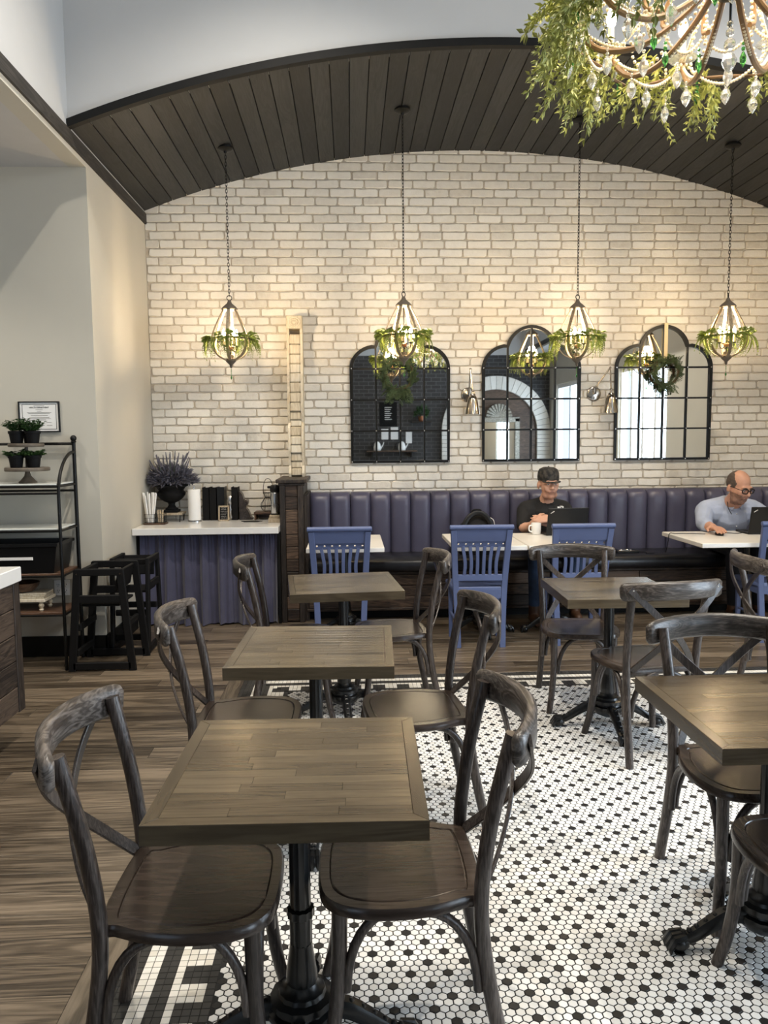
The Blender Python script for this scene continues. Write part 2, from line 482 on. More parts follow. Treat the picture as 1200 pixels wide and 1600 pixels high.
# hexagonal mosaic
P = .0275; RH = P*math.sqrt(3)/2
def hexprism(r=.01385, h0=-.006, h1=0.0, b=.0010):
    return [(r*math.cos(PI/6 + k*PI/3), r*math.sin(PI/6 + k*PI/3)) for k in range(6)], h0, h1, b
hout, hh0, hh1, hb = hexprism()
hexproto = MB().prism(hout, hh0, hh1, bev=hb)
HX0, HX1, HY0, HY1 = -.406, 3.7, 1.0, 4.70
cells = []
for j in range(int((HY1-HY0)/RH)):
    y = HY1 - .0137 - j*RH
    for i in range(int((HX1-HX0)/P)):
        x = HX0 + .0139 + i*P + (P/2 if j % 2 else 0)
        blk = (j % 2 == 0) and (i + (j//2 % 2)*2) % 4 == 0
        cells.append((x, y, blk))
vis = sorted([c for c in cells if inview((c[0], c[1], 0))], key=lambda c: c[1] + abs(c[0])*.05)
near = set((round(c[0], 4), round(c[1], 4)) for c in vis[:300])
mw = hexproto.mesh('hex_tile', M['hexw'], 0); mbk = hexproto.mesh('hex_tile_black', M['hexb'], 0)
rest = {False: MB(), True: MB()}
hv = np.array(hexproto.v)
for x, y, blk in cells:
    if (round(x, 4), round(y, 4)) in near: place('hex_tile', mbk if blk else mw, floor, (x, y, 0))
    else: rest[blk].add([(a+x, b+y, c) for a, b, c in hexproto.v], hexproto.f)
for blk in (False, True):
    o = rest[blk].build('hex_mosaic', M['hexb'] if blk else M['hexw'], floor, 0); o['kind'] = 'stuff'
# square mosaic border: three black, two white, two black, one white, three keyed, one black
S = .0254
def sqcol(c, r):
    if c < 3: return False
    if c < 5: return True
    if c < 7: return False
    if c == 7: return True
    if c < 11: return (r // 3) % 2 == 0
    return False
sqp = MB().prism([(-.0118,-.0118),(.0118,-.0118),(.0118,.0118),(-.0118,.0118)], -.006, 0, bev=.0009)
sq = []
for c in range(12):
    for r in range(-2, 150):                 # left border, running in depth
        x = -.711 + S*(c+.5); y = 4.70 + S*12 - S*(r+.5) - S*0
        if y < .95: continue
        depth_from_top = r - 0
        # mitred corner: the back border takes over where its course index is smaller
        row = (4.70 + S*12 - y)/S - .5
        cc = min(c, int(round(row))) if row < 12 else c
        if cc < 0: continue
        rr = r if c <= row else c
        white = sqcol(cc, int(rr))
        if row < 12 and c > row: continue
        sq.append((x, y, white))
for c in range(12):
    for r in range(0, 178):                  # back border, running along the wall
        x = -.711 + S*(r+.5); y = 4.70 + S*12 - S*(c+.5)
        if r <= c and r < 12 and r != c: continue
        if r == c and r < 12: continue
        sq.append((x, y, sqcol(c, r)))
vis = sorted([c for c in sq if inview((c[0], c[1], 0))], key=lambda c: math.hypot(c[0], c[1]))
near = set((round(c[0], 4), round(c[1], 4)) for c in vis[:300])
mw = sqp.mesh('square_tile', M['sqw'], 0); mbk = sqp.mesh('square_tile_black', M['sqb'], 0)
rest = {False: MB(), True: MB()}
for x, y, wt in sq:
    if (round(x, 4), round(y, 4)) in near: place('square_tile', mw if wt else mbk, floor, (x, y, 0))
    else: rest[wt].add([(a+x, b+y, c) for a, b, c in sqp.v], sqp.f)
for wt in (False, True):
    o = rest[wt].build('border_mosaic', M['sqw'] if wt else M['sqb'], floor, 0); o['kind'] = 'stuff'
# planks
def plank_row(y0, y1, x0, x1):
    x = x0 - random.uniform(0, 1.0)
    while x < x1:
        l = random.uniform(.9, 2.0); a, b = max(x, x0), min(x+l, x1)
        if b - a > .05:
            MB().rbox((0, 0, -.01), (b-a-.0015, y1-y0-.0015, .02), .0012).build('floor_plank', M['plank'], floor, 0, ((a+b)/2, (y0+y1)/2, 0))
        x += l
WB = 4.70 + 12*S          # outer edge of the border
y = WB
pw = .127
while y > .9:
    plank_row(y-pw, y, -4.6, -.811); y -= pw
y0 = WB
while y0 < YW - .02:
    y1 = min(y0+pw, YW)
    plank_row(y0, y1, -5.0 if y0 < YE - .02 else XL, 4.6); y0 = y1
y = WB
while y > .9:
    l = random.uniform(1.2, 2.0)
    MB().rbox((0, 0, -.01), (.0985, l-.0015, .02), .0012).build('floor_plank', M['plank_y'], floor, 0, (-.7615, y-l/2, 0)); y -= l

# back wall in whitewashed brick
wall_back = struct(MB().bb(XL, 4.8, YW, YW+.2, 0, 4.5).build('wall_back', M['mortar'], smooth=0), 'whitewashed cream brick wall under an arched ceiling')
MX = Matrix.Rotation(PI/2, 4, 'X')
def brick_outline(l, h, rnd):
    x, z = l/2, h/2; o = []
    c = [rnd.uniform(.004, .016) for _ in range(4)]
    j = lambda a: rnd.uniform(-a, a)
    o += [(-x+c[0], -z+j(.002)), (-x*.3+j(.02), -z+j(.0025)), (x*.35+j(.02), -z+j(.0025)), (x-c[1], -z+j(.002))]
    o += [(x+j(.002), -z+c[1]*.8), (x+j(.003), z-c[2]*.8)]
    o += [(x-c[2], z+j(.002)), (x*.3+j(.02), z+j(.0025)), (-x*.35+j(.02), z+j(.0025)), (-x+c[3], z+j(.002))]
    o += [(-x+j(.002), z-c[3]*.8), (-x+j(.003), -z+c[0]*.8)]
    return o
rb = random.Random(3)
BH, BLm = .0757, .2195
variants = []
for k in range(14):
    mb = MB().prism(brick_outline(.206, .0635, rb), 0, rb.uniform(.010, .015), bev=.0035).xf(MX)
    variants.append((mb, mb.mesh('brick', M['brick'], 35)))
bricks = []
zr = .50; row = 0
while zr < 4.25:
    off = (BLm/2 if row % 2 else 0) + rb.uniform(-.035, .035)
    x = XL - off
    while x < XR + .1:
        l = BLm * rb.uniform(.93, 1.05)
        a, b = max(x, XL), min(x+l, XR + .1)
        xm = (a+b)/2
        if b - a > .04 and zr < archz(min(max(xm, XL), XR)) + .02:
            hidden = zr + BH < (.80 if xm < -.6 else .95)
            for (m0, m1) in ((.03, .91), (1.26, 2.13), (2.50, 3.40)):
                if m0 < a and b < m1 and 1.38 < zr < 2.15: hidden = True
            if not hidden: bricks.append((xm, zr + BH/2, (b-a)/BLm, rb.randrange(14)))
        x += l
    zr += BH; row += 1
order = sorted(range(len(bricks)), key=lambda i: (bricks[i][0]-.4)**2 + (bricks[i][1]-1.75)**2)
sel = set(order[:300]); rest = MB()
for i, (x, z, sx, k) in enumerate(bricks):
    if i in sel: place('brick', variants[k][1], wall_back, (x, YW, z), scale=(sx, 1, 1))
    else:
        rest.add([(p[0]*sx + x, p[1] + YW, p[2] + z) for p in variants[k][0].v], variants[k][0].f)
o = rest.build('brickwork', M['brick'], wall_back, 35); o['kind'] = 'stuff'

# left block: end wall beside the counter and the wall behind the baker's rack
wall_left = struct(MB().bb(-5.3, XL, YE, YW+.2, 0, ZB0).build('wall_left', M['wall'], smooth=0), 'greige painted drywall wall with an outside corner')
baseb = struct(MB().bb(-5.2, XL+.012, YE-.014, YE+.0, 0, .15).bb(XL, XL+.012, YE-.014, 6.45, 0, .15).build('baseboard_left', M['black_trim'], smooth=0), 'tall black baseboard')
struct(MB().bb(XL-.12, XL, -3.3, YE, ZLC-.0, ZB0).build('trim_1', M['wall'], smooth=0), 'painted header strip under the dark beam')
struct(MB().bb(-5.3, XL-.12, -3.3, YE, ZLC, ZLC+.06).build('ceiling', M['ceil'], smooth=0), 'low painted ceiling over the side area')
struct(MB().bb(-5.3, XL-.0, YF, YW+.2, ZB0, 4.6).build('wall_left_fill', M['upper'], smooth=0), 'wall mass beside the vault')
struct(MB().bb(XL-.2, XL+.018, -3.3, YW, ZB0, ZB1).build('trim_2', M['beam'], smooth=0), 'dark stained beam along the springing of the vault')
struct(MB().bb(XL-.2, XL, -3.3, YF+.02, ZB1, ZH).build('wall_left_upper', M['upper'], smooth=0), 'tall white upper wall')
# vault
vault = MB()
n = 48; pts = []
a0 = math.asin((XL-XC)/RV); a1 = math.asin((XR-XC)/RV)
vs = []; fs = []
for i in range(n+1):
    a = a0 + (a1-a0)*i/n
    for rr in (RV+.018, RV+.06):
        for yy in (YF+.015, YW+.1):
            vs.append((XC + rr*math.sin(a), yy, ZT - RV + rr*math.cos(a)))
for i in range(n):
    k = i*4; fs += [(k, k+1, k+5, k+4), (k+2, k+6, k+7, k+3), (k, k+4, k+6, k+2), (k+1, k+3, k+7, k+5)]
fs += [(0, 2, 3, 1), (n*4, n*4+1, n*4+3, n*4+2)]
vault.add(vs, fs)
ceil = struct(vault.build('ceiling', M['black_trim'], smooth=0), 'barrel vault ceiling of dark stained wood planks')
npk = 44
wpl = RV*(a1-a0)/npk
pm = MB().rbox((0, 0, .010), (wpl-.006, YW-YF-.01, .02), .003).mesh('ceiling_plank', M['vault'], 0)
for i in range(npk):
    a = a0 + (a1-a0)*(i+.5)/npk
    place('ceiling_plank', pm, ceil, (XC + RV*math.sin(a), (YF+YW)/2, ZT - RV + RV*math.cos(a)), (0, a, 0))
# arched front trim and upper wall over it
pts = [(XC + RV*math.sin(a0+(a1-a0)*i/60), YF-.008, ZT-RV+(RV+.008)*math.cos(a0+(a1-a0)*i/60)) for i in range(61)]
struct(MB().sweep(pts, rect(.05, .05), (0, 0, 1)).build('trim_3', M['black_trim'], smooth=30), 'black arched trim along the vault edge')
out = [(XL, ZH), (XL, archz(XL)+.01)] + [(XL+(XR-XL)*i/50, archz(XL+(XR-XL)*i/50)+.012) for i in range(1, 50)] + [(XR, archz(XR)+.01), (XR, ZH)]
struct(MB().prism(out, -(YF+.12), -YF, Matrix.Rotation(PI/2, 4, 'X')).build('wall_front_upper', M['upper'], smooth=0), 'white upper wall above the vault opening')
# right side of the hall (windows to the street), rear wall, high ceiling
struct(MB().bb(XR, 4.8, YF, YW+.2, ZB0, 4.6).build('wall_right_fill', M['upper'], smooth=0), 'wall mass beside the vault')
struct(MB().bb(XR-.018, XR+.2, -3.3, YW, ZB0, ZB1).build('trim_4', M['beam'], smooth=0), 'dark stained beam on the window side')
def wall_with_holes(name, fixed, axis, a0, a1, z0, z1, holes, th, mat, label):
    mb = MB()
    def bb(u0, u1, q0, q1):
        if u1-u0 < 1e-4 or q1-q0 < 1e-4: return
        if axis == 'Y': mb.bb(fixed, fixed+th, u0, u1, q0, q1)
        else: mb.bb(u0, u1, fixed-th, fixed, q0, q1)
    cur = a0
    for (h0, h1, hz0, hz1) in sorted(holes):
        bb(cur, h0, z0, z1); bb(h0, h1, z0, hz0); bb(h0, h1, hz1, z1); cur = h1
    bb(cur, a1, z0, z1)
    return struct(mb.build(name, mat, smooth=0), label)
WR = [(1.3, 3.3, .25, 2.75), (-2.7, -.8, .25, 2.75)]
wall_with_holes('wall_right', 4.6, 'Y', -3.3, YW+.2, 0, ZLC, WR, .15, M['wall'], 'painted wall with tall street windows')
wall_with_holes('wall_right_upper', XR, 'Y', -3.3, YF+.02, ZB1, ZH, [(-1.7, 2.9, 4.1, 5.0)], .2, M['upper'], 'white upper wall with high windows')
wall_with_holes('wall_rear_side', -3.3, 'X', -5.3, -2.1, 0, ZLC, [(-4.5, -2.2, .4, 2.7)], .15, M['wall'], 'painted rear wall with an added window opening')
struct(MB().bb(-2.1, 4.8, -3.45, -3.3, 0, ZLC).build('wall_rear', M['darkbrick'], smooth=0), 'black painted brick wall seen in the mirrors')
struct(MB().bb(XL-.2, XR+.2, -3.45, -3.3, ZLC, ZH).build('wall_rear_upper', M['upper'], smooth=0), 'white upper rear wall')
struct(MB().bb(-5.4, -5.3, -3.4, YE, 0, ZLC).build('wall_far_left', M['wall'], smooth=0), 'painted far side wall')
struct(MB().bb(XL-.2, XR+.2, -3.4, YF+.1, ZH, ZH+.1).build('ceiling', M['ceil'], smooth=0), 'high white ceiling')
struct(MB().bb(XR, 4.8, -3.3, YW, ZLC, ZLC+.06).build('ceiling', M['ceil'], smooth=0), 'low ceiling along the windows')
k = 1
def window(name, pos, axis, u0, u1, z0, z1, nu):
    root = None
    f = MB(); t = .085; d = .09
    def bb(mb, a0, a1, q0, q1, dd=d):
        if axis == 'Y': mb.bb(pos-dd/2, pos+dd/2, a0, a1, q0, q1)
        else: mb.bb(a0, a1, pos-dd/2, pos+dd/2, q0, q1)
    bb(f, u0, u1, z0, z0+t); bb(f, u0, u1, z1-t, z1)
    for i in range(nu+1):
        c = u0 + (u1-u0)*i/nu; bb(f, max(u0, c-t/2), min(u1, c+t/2), z0+t, z1-t)
    root = struct(f.build(name, M['white'], smooth=0), 'white framed window')
    for i in range(nu):
        g = MB(); bb(g, u0+(u1-u0)*i/nu+t/2, u0+(u1-u0)*(i+1)/nu-t/2, z0+t, z1-t, .008)
        g.build('pane', M['pane'], root, 0)
window('window_1', 4.68, 'Y', 1.3, 3.3, .25, 2.75, 4)
window('window_2', 4.68, 'Y', -2.7, -.8, .25, 2.75, 2)
window('window_3', XR+.1, 'Y', -1.7, 2.9, 4.1, 5.0, 5)
window('window_rear_added', -3.38, 'X', -4.5, -2.2, .4, 2.7, 2)  # invented rear window that lets in sky light; none is known there
# ------------------------------------------------------------------ cross-back chairs
def seat_mesh():
    half = [(0,.206),(.09,.203),(.155,.188),(.197,.147),(.218,.08),(.222,0),(.210,-.08),(.190,-.135),(.178,-.165),(.172,-.196),(.10,-.207),(0,-.21)]
    pts = smoothpath([(x, y, 0) for x, y in half], 3)
    right = [(p.x, p.y) for p in pts]
    out = right + [(-x, y) for x, y in right[-2:0:-1]]
    out = out[::-1]                                   # counter-clockwise
    n = len(out); rings = []
    def ring(k, z, dy=.0): return [(x*k, y*k + dy, z) for x, y in out]
    rings = [ring(.96, .428), ring(1, .434), ring(1, .452), ring(.975, .460), ring(.85, .4595, .003), ring(.84, .4560, .003), ring(.828, .4590, .003), ring(.81, .4590, .003), ring(.45, .4588, .003)]
    mb = MB(); vs = [p for r in rings for p in r]; fs = [tuple(range(n))[::-1]]
    for i in range(len(rings)-1):
        for k in range(n):
            l = (k+1) % n; fs.append((i*n+k, i*n+l, (i+1)*n+l, (i+1)*n+k))
    fs.append(tuple(range((len(rings)-1)*n, len(rings)*n)))
    return mb.add(vs, fs)
def railcurve(x): return -.258 - .085*(1 - (x/.258)**2)
def make_chair():
    t = thing('crossback_chair', 'x', 'chair')
    seat_mesh().build('seat', M['seat'], t, 50)
    CW = M['chair']
    for s in (-1, 1):
        p = smoothpath([(s*.195,-.262,0),(s*.186,-.212,.24),(s*.183,-.192,.44),(s*.189,-.214,.65),(s*.200,-.264,.872)], 4)
        MB().tube(p, [.0190]*len(p), 12).build('rear_post', CW['Z'], t, 50)
        p = smoothpath([(s*.168,.150,.432),(s*.169,.154,.26),(s*.182,.172,.11),(s*.200,.196,0)], 4)
        MB().tube(p, [.0195 - .003*i/len(p) for i in range(len(p))], 12).build('leg', CW['Z'], t, 50)
    # bent top rail
    xs = [-.260 + .520*i/20 for i in range(21)]
    pts = [(x, railcurve(x), .862 - .012*(x/.25)**2) for x in xs]
    xs = [-.262,-.259,-.253,-.243] + [-.228 + .456*i/18 for i in range(19)] + [.243,.253,.259,.262]
    pts = [(x, railcurve(x), .862 - .012*(x/.25)**2) for x in xs]
    en = {0:(.35,.35),1:(.7,.66),2:(.9,.86),3:(1,.96)}; nn_ = len(xs)
    sc = [en.get(min(i, nn_-1-i), (1,1)) for i in range(nn_)]
    MB().sweep(pts, [(a, b) for a, b in crect(.029, .088, .011)], (0,0,1), sc).build('top_rail', CW['X'], t, 55)
    for s in (-1, 1):
        o = .004*s
        p = smoothpath([(s*.232,-.296,.868),(s*.12,-.322+o,.755),(0,-.308+o,.645),(-s*.09,-.262+o,.545),(-s*.160,-.200,.452)], 5)
        MB().sweep(p, crect(.032, .009, .002), (0,1,0)).build('cross_strap', CW['Z'], t, 40)
        MB().sphere((s*.218,-.299,.862), .006, 8, 5).build('rivet', M['chrome'], t, 40)
    MB().sphere((0,-.318,.645), .006, 8, 5).build('rivet', M['chrome'], t, 40)
    # bentwood quarter-round braces from the legs up to the seat
    for s in (-1, 1):
        fl, rl = (s*.170, .158), (s*.186, -.208)
        for (a, d) in ((fl, (0,-1)), (fl, (-s,0)), (rl, (0,1)), (rl, (-s,0))):
            b0 = Vector((a[0]+d[0]*.022, a[1]+d[1]*.022, .225)); b1 = Vector((a[0]+d[0]*.150, a[1]+d[1]*.150, .432))
            p = bez(b0, b0 + Vector((d[0]*.004, d[1]*.004, .12)), b1 - Vector((d[0]*.075, d[1]*.075, .006)), b1, 8)
            MB().tube(p, .0125, 8).build('brace', CW['Z'], t, 50)
    return t
chair0 = make_chair()
G = 'cross-back chairs around the small wooden tables'
CH = [((-.392,1.865), -90, 'cross-back chair standing on the wood planks, drawn up to the front table'),
      ((.110,1.93), 90, 'weathered cross-back chair standing on the tiles at the front table under its edge'),
      ((-.42,3.05), -90, 'weathered cross-back chair straddling the rug border beside the second table of the row'),
      ((.25,3.10), 96, 'weathered cross-back chair on the hex tiles beside the second table of the row'),
      ((-.315,4.37), -88, 'cross-back chair in front of the blue curtain, at the table nearest the booth post'),
      ((.225,4.45), 97, 'cross-back chair at the table nearest the booth post, back toward the open tile floor'),
      ((1.335,4.39), 174, 'cross-back chair tucked behind the table in front of the man in the black cap'),
      ((1.455,3.75), 9.4, 'cross-back chair turned askew at the table before the man in the cap'),
      ((1.33,2.43), 180, 'cross-back chair at the window-side table, on the side toward the booth'),
      ((1.27,1.91), 0, 'cross-back chair at the window-side table, on the side away from the booth'),
      ((2.55,4.22), -96, 'cross-back chair with its back before the blue chair of the man in the light shirt')]
for i, ((x, y), rz, lab) in enumerate(CH):
    if i == 0:
        chair0.location = (x, y, 0); chair0.rotation_euler = (0, 0, R(rz)); chair0['label'] = lab; chair0['group'] = G
    else: dup(chair0, (x, y, 0), R(rz), lab, G)

# ------------------------------------------------------------------ tables
def pedestal(t, h, reach=1):
    MB().lathe([(.030,.19),(.034,.20),(.029,.215),(.027,.24),(.0275,h-.36),(.034,h-.355),(.034,h-.335),(.0255,h-.33),(.0255,h-.03)], 24, flute=.045, fl_n=12).build('column', M['iron'], t, 30)
    MB().lathe([(.020,.05),(.070,.075),(.088,.105),(.086,.118),(.072,.122),(.070,.128),(.082,.134),(.080,.150),(.062,.156),(.058,.166),(.046,.172),(.038,.185),(.040,.195),(.038,.215),(.034,.245),(.030,.27),(.028,.29)], 28, flute=.018, fl_n=14).build('base_drum', M['iron'], t, 40)
    foot = MB()
    p = smoothpath([(.05,0,.105),(.11,0,.108),(.17,0,.078),(.225,0,.045),(.262,0,.034)], 4)
    foot.sweep(p, [(-.020,-.014),(.020,-.014),(.024,.004),(.012,.022),(-.012,.022),(-.024,.004)], (0,0,1), [1.25-.55*i/(len(p)-1) for i in range(len(p))])
    for k in range(7):
        q = p[3+k*2 if 3+k*2 < len(p) else -1]; foot.sphere((q.x, 0, q.z+.022), (.009,.012,.007), 6, 4)
    foot.sphere((.268,0,.026), (.034,.030,.026), 10, 7)
    for j in (-1,0,1): foot.tube([(.252,j*.016,.05),(.285,j*.02,.045),(.302,j*.022,.018),(.300,j*.022,.002)], [.010,.011,.009,.004], 6)
    fm = foot.mesh('claw_foot', M['iron'], 50)
    for k in range(4): place('claw_foot', fm, t, (0,0,0), (0,0,k*PI/2), (reach,1,1))
    MB().rbox((0,0,h-.014), (.42,.05,.014), .003).rbox((0,0,h-.014), (.05,.42,.014), .003).lathe([(.06,h-.03),(.06,h-.02)], 16).build('top_bracket', M['iron'], t, 30)
rt_ = random.Random(11)
def wood_table(t, W=.61, D=.61, h=.762, th=.045):
    e = .033; n = 14; z0 = h-th
    MB().bb(-W/2+.002, W/2-.002, -D/2+.002, D/2-.002, z0+.002, h-.004).build('tabletop', M['stave'], t, 0)
    w_ = (D-2*e)/n
    for i in range(n):
        y = -D/2 + e + w_*(i+.5); x = -W/2+e
        cuts = [rt_.uniform(.12,.42)] if i % 3 else [rt_.uniform(.1,.2), rt_.uniform(.3,.45)]
        xs = [x] + [x+c for c in cuts] + [W/2-e]
        for a, b in zip(xs[:-1], xs[1:]):
            MB().rbox((0,0,-.004), (b-a-.0005, w_-.0005, .008), .0004).build('stave', M['stave'], t, 0, ((a+b)/2, y, h))
    for s in (-1,1):
        o = [(-W/2,-D/2),(W/2,-D/2),(W/2-e,-D/2+e),(-W/2+e,-D/2+e)]
        o = o if s < 0 else [(-x, -y) for x, y in o]
        MB().prism(o, z0, h, bev=.0015).build('edge_board', M['stave'], t, 0)
        o = [(W/2,-D/2),(W/2,D/2),(W/2-e,D/2-e),(W/2-e,-D/2+e)]
        o = o if s > 0 else [(-x, -y) for x, y in o]
        MB().prism(o, z0, h, bev=.0015).build('edge_board', M['stave_y'], t, 0)
    pedestal(t, z0)
for (x, y, rz, lab) in [(-.141,1.857,-1.2,'square dark wood table over the rug border, farthest from the booth in its row'),
                        (-.147,2.973,-2.0,'square dark wood table, middle of the row of three running to the booth post'),
                        (-.050,4.297,5.5,'square dark wood table in front of the booth post and the empty blue chair'),
                        (1.384,4.014,-1.5,'square dark wood pedestal table in front of the man in the black cap'),
                        (1.252,2.175,0,'square dark wood table on claw feet with a warm lamp glow, at the window side')]:
    t = thing('pedestal_table', lab, 'table', (x, y, 0), R(rz), 'square dark wood pedestal tables')
    wood_table(t)
def white_table(x, y, w_, d, lab):
    t = thing('white_table', lab, 'table', (x, y, 0), 0, 'white-topped tables along the booth')
    MB().rbox((0,0,.744), (w_, d, .036), .004).build('tabletop', M['whitetop'], t, 30)
    for k in (-1, 1):
        MB().bb(-w_/2+.0, w_/2, k*d/2-.0005, k*d/2+.0005, .730, .758).build('edge_band', M['whitetop2'], t, 0)
    pedestal(t, .726, .85)
white_table(-.045, 6.09, .585, .80, 'small white-topped table at the booth behind the empty blue chair by the post')
white_table(1.050, 6.08, .552, .80, 'white-topped booth table beside the backpack, pushed against its neighbour')
white_table(1.625, 6.06, .580, .80, 'white-topped booth table carrying the white mug and an open laptop')
white_table(3.195, 6.03, 1.08, .76, 'white-topped booth table where the man in the light blue shirt uses a mouse')

# ------------------------------------------------------------------ blue slat-back chairs
def blue_chair():
    t = thing('slatback_chair', 'x', 'chair')
    m = M['bluepaint']
    o = [(-.205,-.19),(.205,-.19),(.222,.165),(.19,.19),(-.19,.19),(-.222,.165)]
    MB().prism(o, .432, .458, bev=.006).build('seat', m, t, 40)
    MB().bb(-.17,.17,-.192,-.172,.370,.436).build('apron', m, t, 0)
    MB().bb(-.175,.175,.135,.155,.372,.434).build('apron', m, t, 0)
    for s in (-1,1):
        MB().bb(s*.185-.01, s*.185+.01, -.17, .135, .372, .434).build('apron', m, t, 0)
        p = smoothpath([(s*.168,-.205,0),(s*.172,-.188,.22),(s*.182,-.182,.44),(s*.192,-.200,.62),(s*.208,-.262,.90)], 4)
        MB().sweep(p, crect(.044,.030,.004), (0,1,0)).build('rear_post', m, t, 40)
        MB().sweep([(s*.185,.140,0),(s*.185,.140,.42)], crect(.036,.036,.004), (0,1,0), [.75,1]).build('leg', m, t, 40)
        MB().lathe([(.011,0),(.012,.006)], 10, (s*.168,-.205,-.0)).build('glide', M['white'], t, 0)
    def yat(z): return -.182 - .08*max(0,(z-.45)/.45)**1.35
    # crest: roll on top of a wide board
    MB().tube([(-.238,-.268,.918),(-.234,-.268,.918),(.234,-.268,.918),(.238,-.268,.918)], [.012,.019,.019,.012], 12).build('crest_roll', m, t, 40)
    MB().sweep([(-.196,0,0),(.196,0,0)], [(-.011,.0),(.011,.0),(.011,.095),(-.011,.095)], (0,0,1)).xf(Matrix.Translation((0,-.236,.812)) @ Matrix.Rotation(R(14),4,'X')).build('crest_board', m, t, 30)
    # drilled rail: seven cells, each with a round hole
    cell = .390/7
    d = MB(); hw, hh, rr = cell/2, .025, .0085
    for k in range(7):
        c0 = -.195 + cell*(k+.5); sq8 = [(hw,0),(hw,hh),(0,hh),(-hw,hh),(-hw,0),(-hw,-hh),(0,-hh),(hw,-hh)]
        ci = [(rr*math.cos(q*PI/4), rr*math.sin(q*PI/4)) for q in range(8)]
        vs = [(c0+a, y, b) for y in (-.009,.009) for a, b in sq8+ci]
        fs = []
        for q in range(8):
            r_ = (q+1) % 8
            fs += [(q, r_, 8+r_, 8+q), (16+r_, 16+q, 24+q, 24+r_), (8+q, 8+r_, 24+r_, 24+q), (r_, q, 16+q, 16+r_)]
        d.add(vs, fs)
    d.xf(Matrix.Translation((0,-.222,.790)) @ Matrix.Rotation(R(13),4,'X')).build('drilled_rail', m, t, 0)
    for k in range(6):
        u = -.195 + cell*(k+1); ub = u*.86
        p = smoothpath([(ub,yat(.545),.545),(ub*.97,yat(.65)-.006,.65),(u*.98,yat(.77),.772)], 3)
        MB().sweep(p, crect(.025,.012,.003), (0,1,0)).build('slat', m, t, 40)
    MB().sweep([(-.182,yat(.53),.53),(.182,yat(.53),.53)], crect(.018,.050,.004), (0,0,1)).build('lower_rail', m, t, 40)
    MB().tube([(-.176,-.18,.2),(-.185,.135,.2)], .011, 8).build('stretcher', m, t); MB().tube([(.176,-.18,.2),(.185,.135,.2)], .011, 8).build('stretcher', m, t)
    return t
b0 = blue_chair()
GB = 'periwinkle blue slat-back chairs at the booth tables'
BC = [(-.085,'blue painted slat-back chair at the empty small booth table beside the dark post'),
      (.965,'blue painted slat-back chair in front of the black backpack'),
      (1.722,'blue painted slat-back chair in front of the open laptop of the man in the cap'),
      (3.285,'blue painted slat-back chair at the table of the man in the light blue shirt')]
for i, (x, lab) in enumerate(BC):
    if i == 0: b0.location = (x,5.84,0); b0['label'] = lab; b0['group'] = GB
    else: dup(b0, (x,5.84 if i < 3 else 5.81,0), R(-1) if i < 3 else 0, lab, GB)

# ------------------------------------------------------------------ booth bench
t = thing('booth_bench', 'long built-in booth with channelled purple-grey vinyl back and black seat', 'bench', (-.40,6.5,0))
BX0, BX1 = -.40, 4.03
def loc(mb): return mb.xf(Matrix.Translation((.40,-6.5,0)))
nch = 24; cw = (BX1-BX0-.03)/nch
def channel():
    """padded upright channel, rounded front and top"""
    mb = MB(); nx, nz = 10, 14; w_ = cw-.004; vs = []
    z0, z1 = .46, 1.092
    for j in range(nz+1):
        v = j/nz
        for i in range(nx+1):
            u = i/nx*2-1
            px = u*w_/2
            bul = (1-abs(u)**3.2)**.6 if abs(u) < 1 else 0
            zz = z0 + (z1-z0)*v
            topr = 0
            if v > .86:
                q = (v-.86)/.14; topr = 1-math.sqrt(max(0,1-q*q))
            vs.append((px, -.205 - .034*bul + .05*topr, zz - .012*topr*(1-bul)))
    fs = []
    for j in range(nz):
        for i in range(nx):
            k = j*(nx+1)+i; fs.append((k, k+1, k+nx+2, k+nx+1))
    # sides, top, back
    m = len(vs)
    vs += [(-w_/2,-.012,z0),(w_/2,-.012,z0),(w_/2,-.012,z1-.004),(-w_/2,-.012,z1-.004)]
    L_ = [j*(nx+1) for j in range(nz+1)]; R_ = [j*(nx+1)+nx for j in range(nz+1)]
    T_ = [nz*(nx+1)+i for i in range(nx+1)]; B_ = list(range(nx+1))
    fs += [tuple([m, ] + L_ + [m+3]), tuple([m+1] + [m+2] + R_[::-1]), tuple([m+3] + T_ + [m+2]), tuple([m+1] + B_[::-1] + [m]), (m, m+3, m+2, m+1)]
    return mb.add(vs, fs)
cm = channel().mesh('back_channel', M['vinyl'], 60)
for i in range(nch): place('back_channel', cm, t, (.03 + cw*(i+.5) , YW-6.5-.010, 0))
loc(MB().bb(BX0, BX0+.03, 6.6, YW-.018, 0, 1.10)).build('end_panel', M['darkwood_z'], t, 0)
loc(MB().rbox(((BX0+BX1)/2+.015, 6.765, .485), (BX1-BX0-.035, .53, .115), .028)).build('seat_cushion', M['vinylblack'], t, 50)
loc(MB().bb(BX0+.03, BX1, 6.60, 7.17, .10, .428)).build('base_core', M['black_trim'], t, 0)
loc(MB().bb(BX0+.03, BX1, 6.70, 7.17, 0, .10)).build('toe_kick', M['black_trim'], t, 0)
for k in range(3):
    x = BX0+.03
    while x < BX1-.05:
        l = min(random.uniform(.9,1.6), BX1-x)
        loc(MB().rbox((x+l/2, 6.592, .155+.098*k), (l-.004, .018, .092), .003)).build('base_plank', M['darkwood'], t, 0); x += l
loc(MB().rbox(((BX0+BX1)/2, 6.580, .415), (BX1-BX0-.03, .03, .025), .003)).build('base_molding', M['darkwood'], t, 0)
loc(MB().rbox(((BX0+BX1)/2, 6.580, .098), (BX1-BX0-.03, .03, .022), .003)).build('base_molding', M['darkwood'], t, 0)

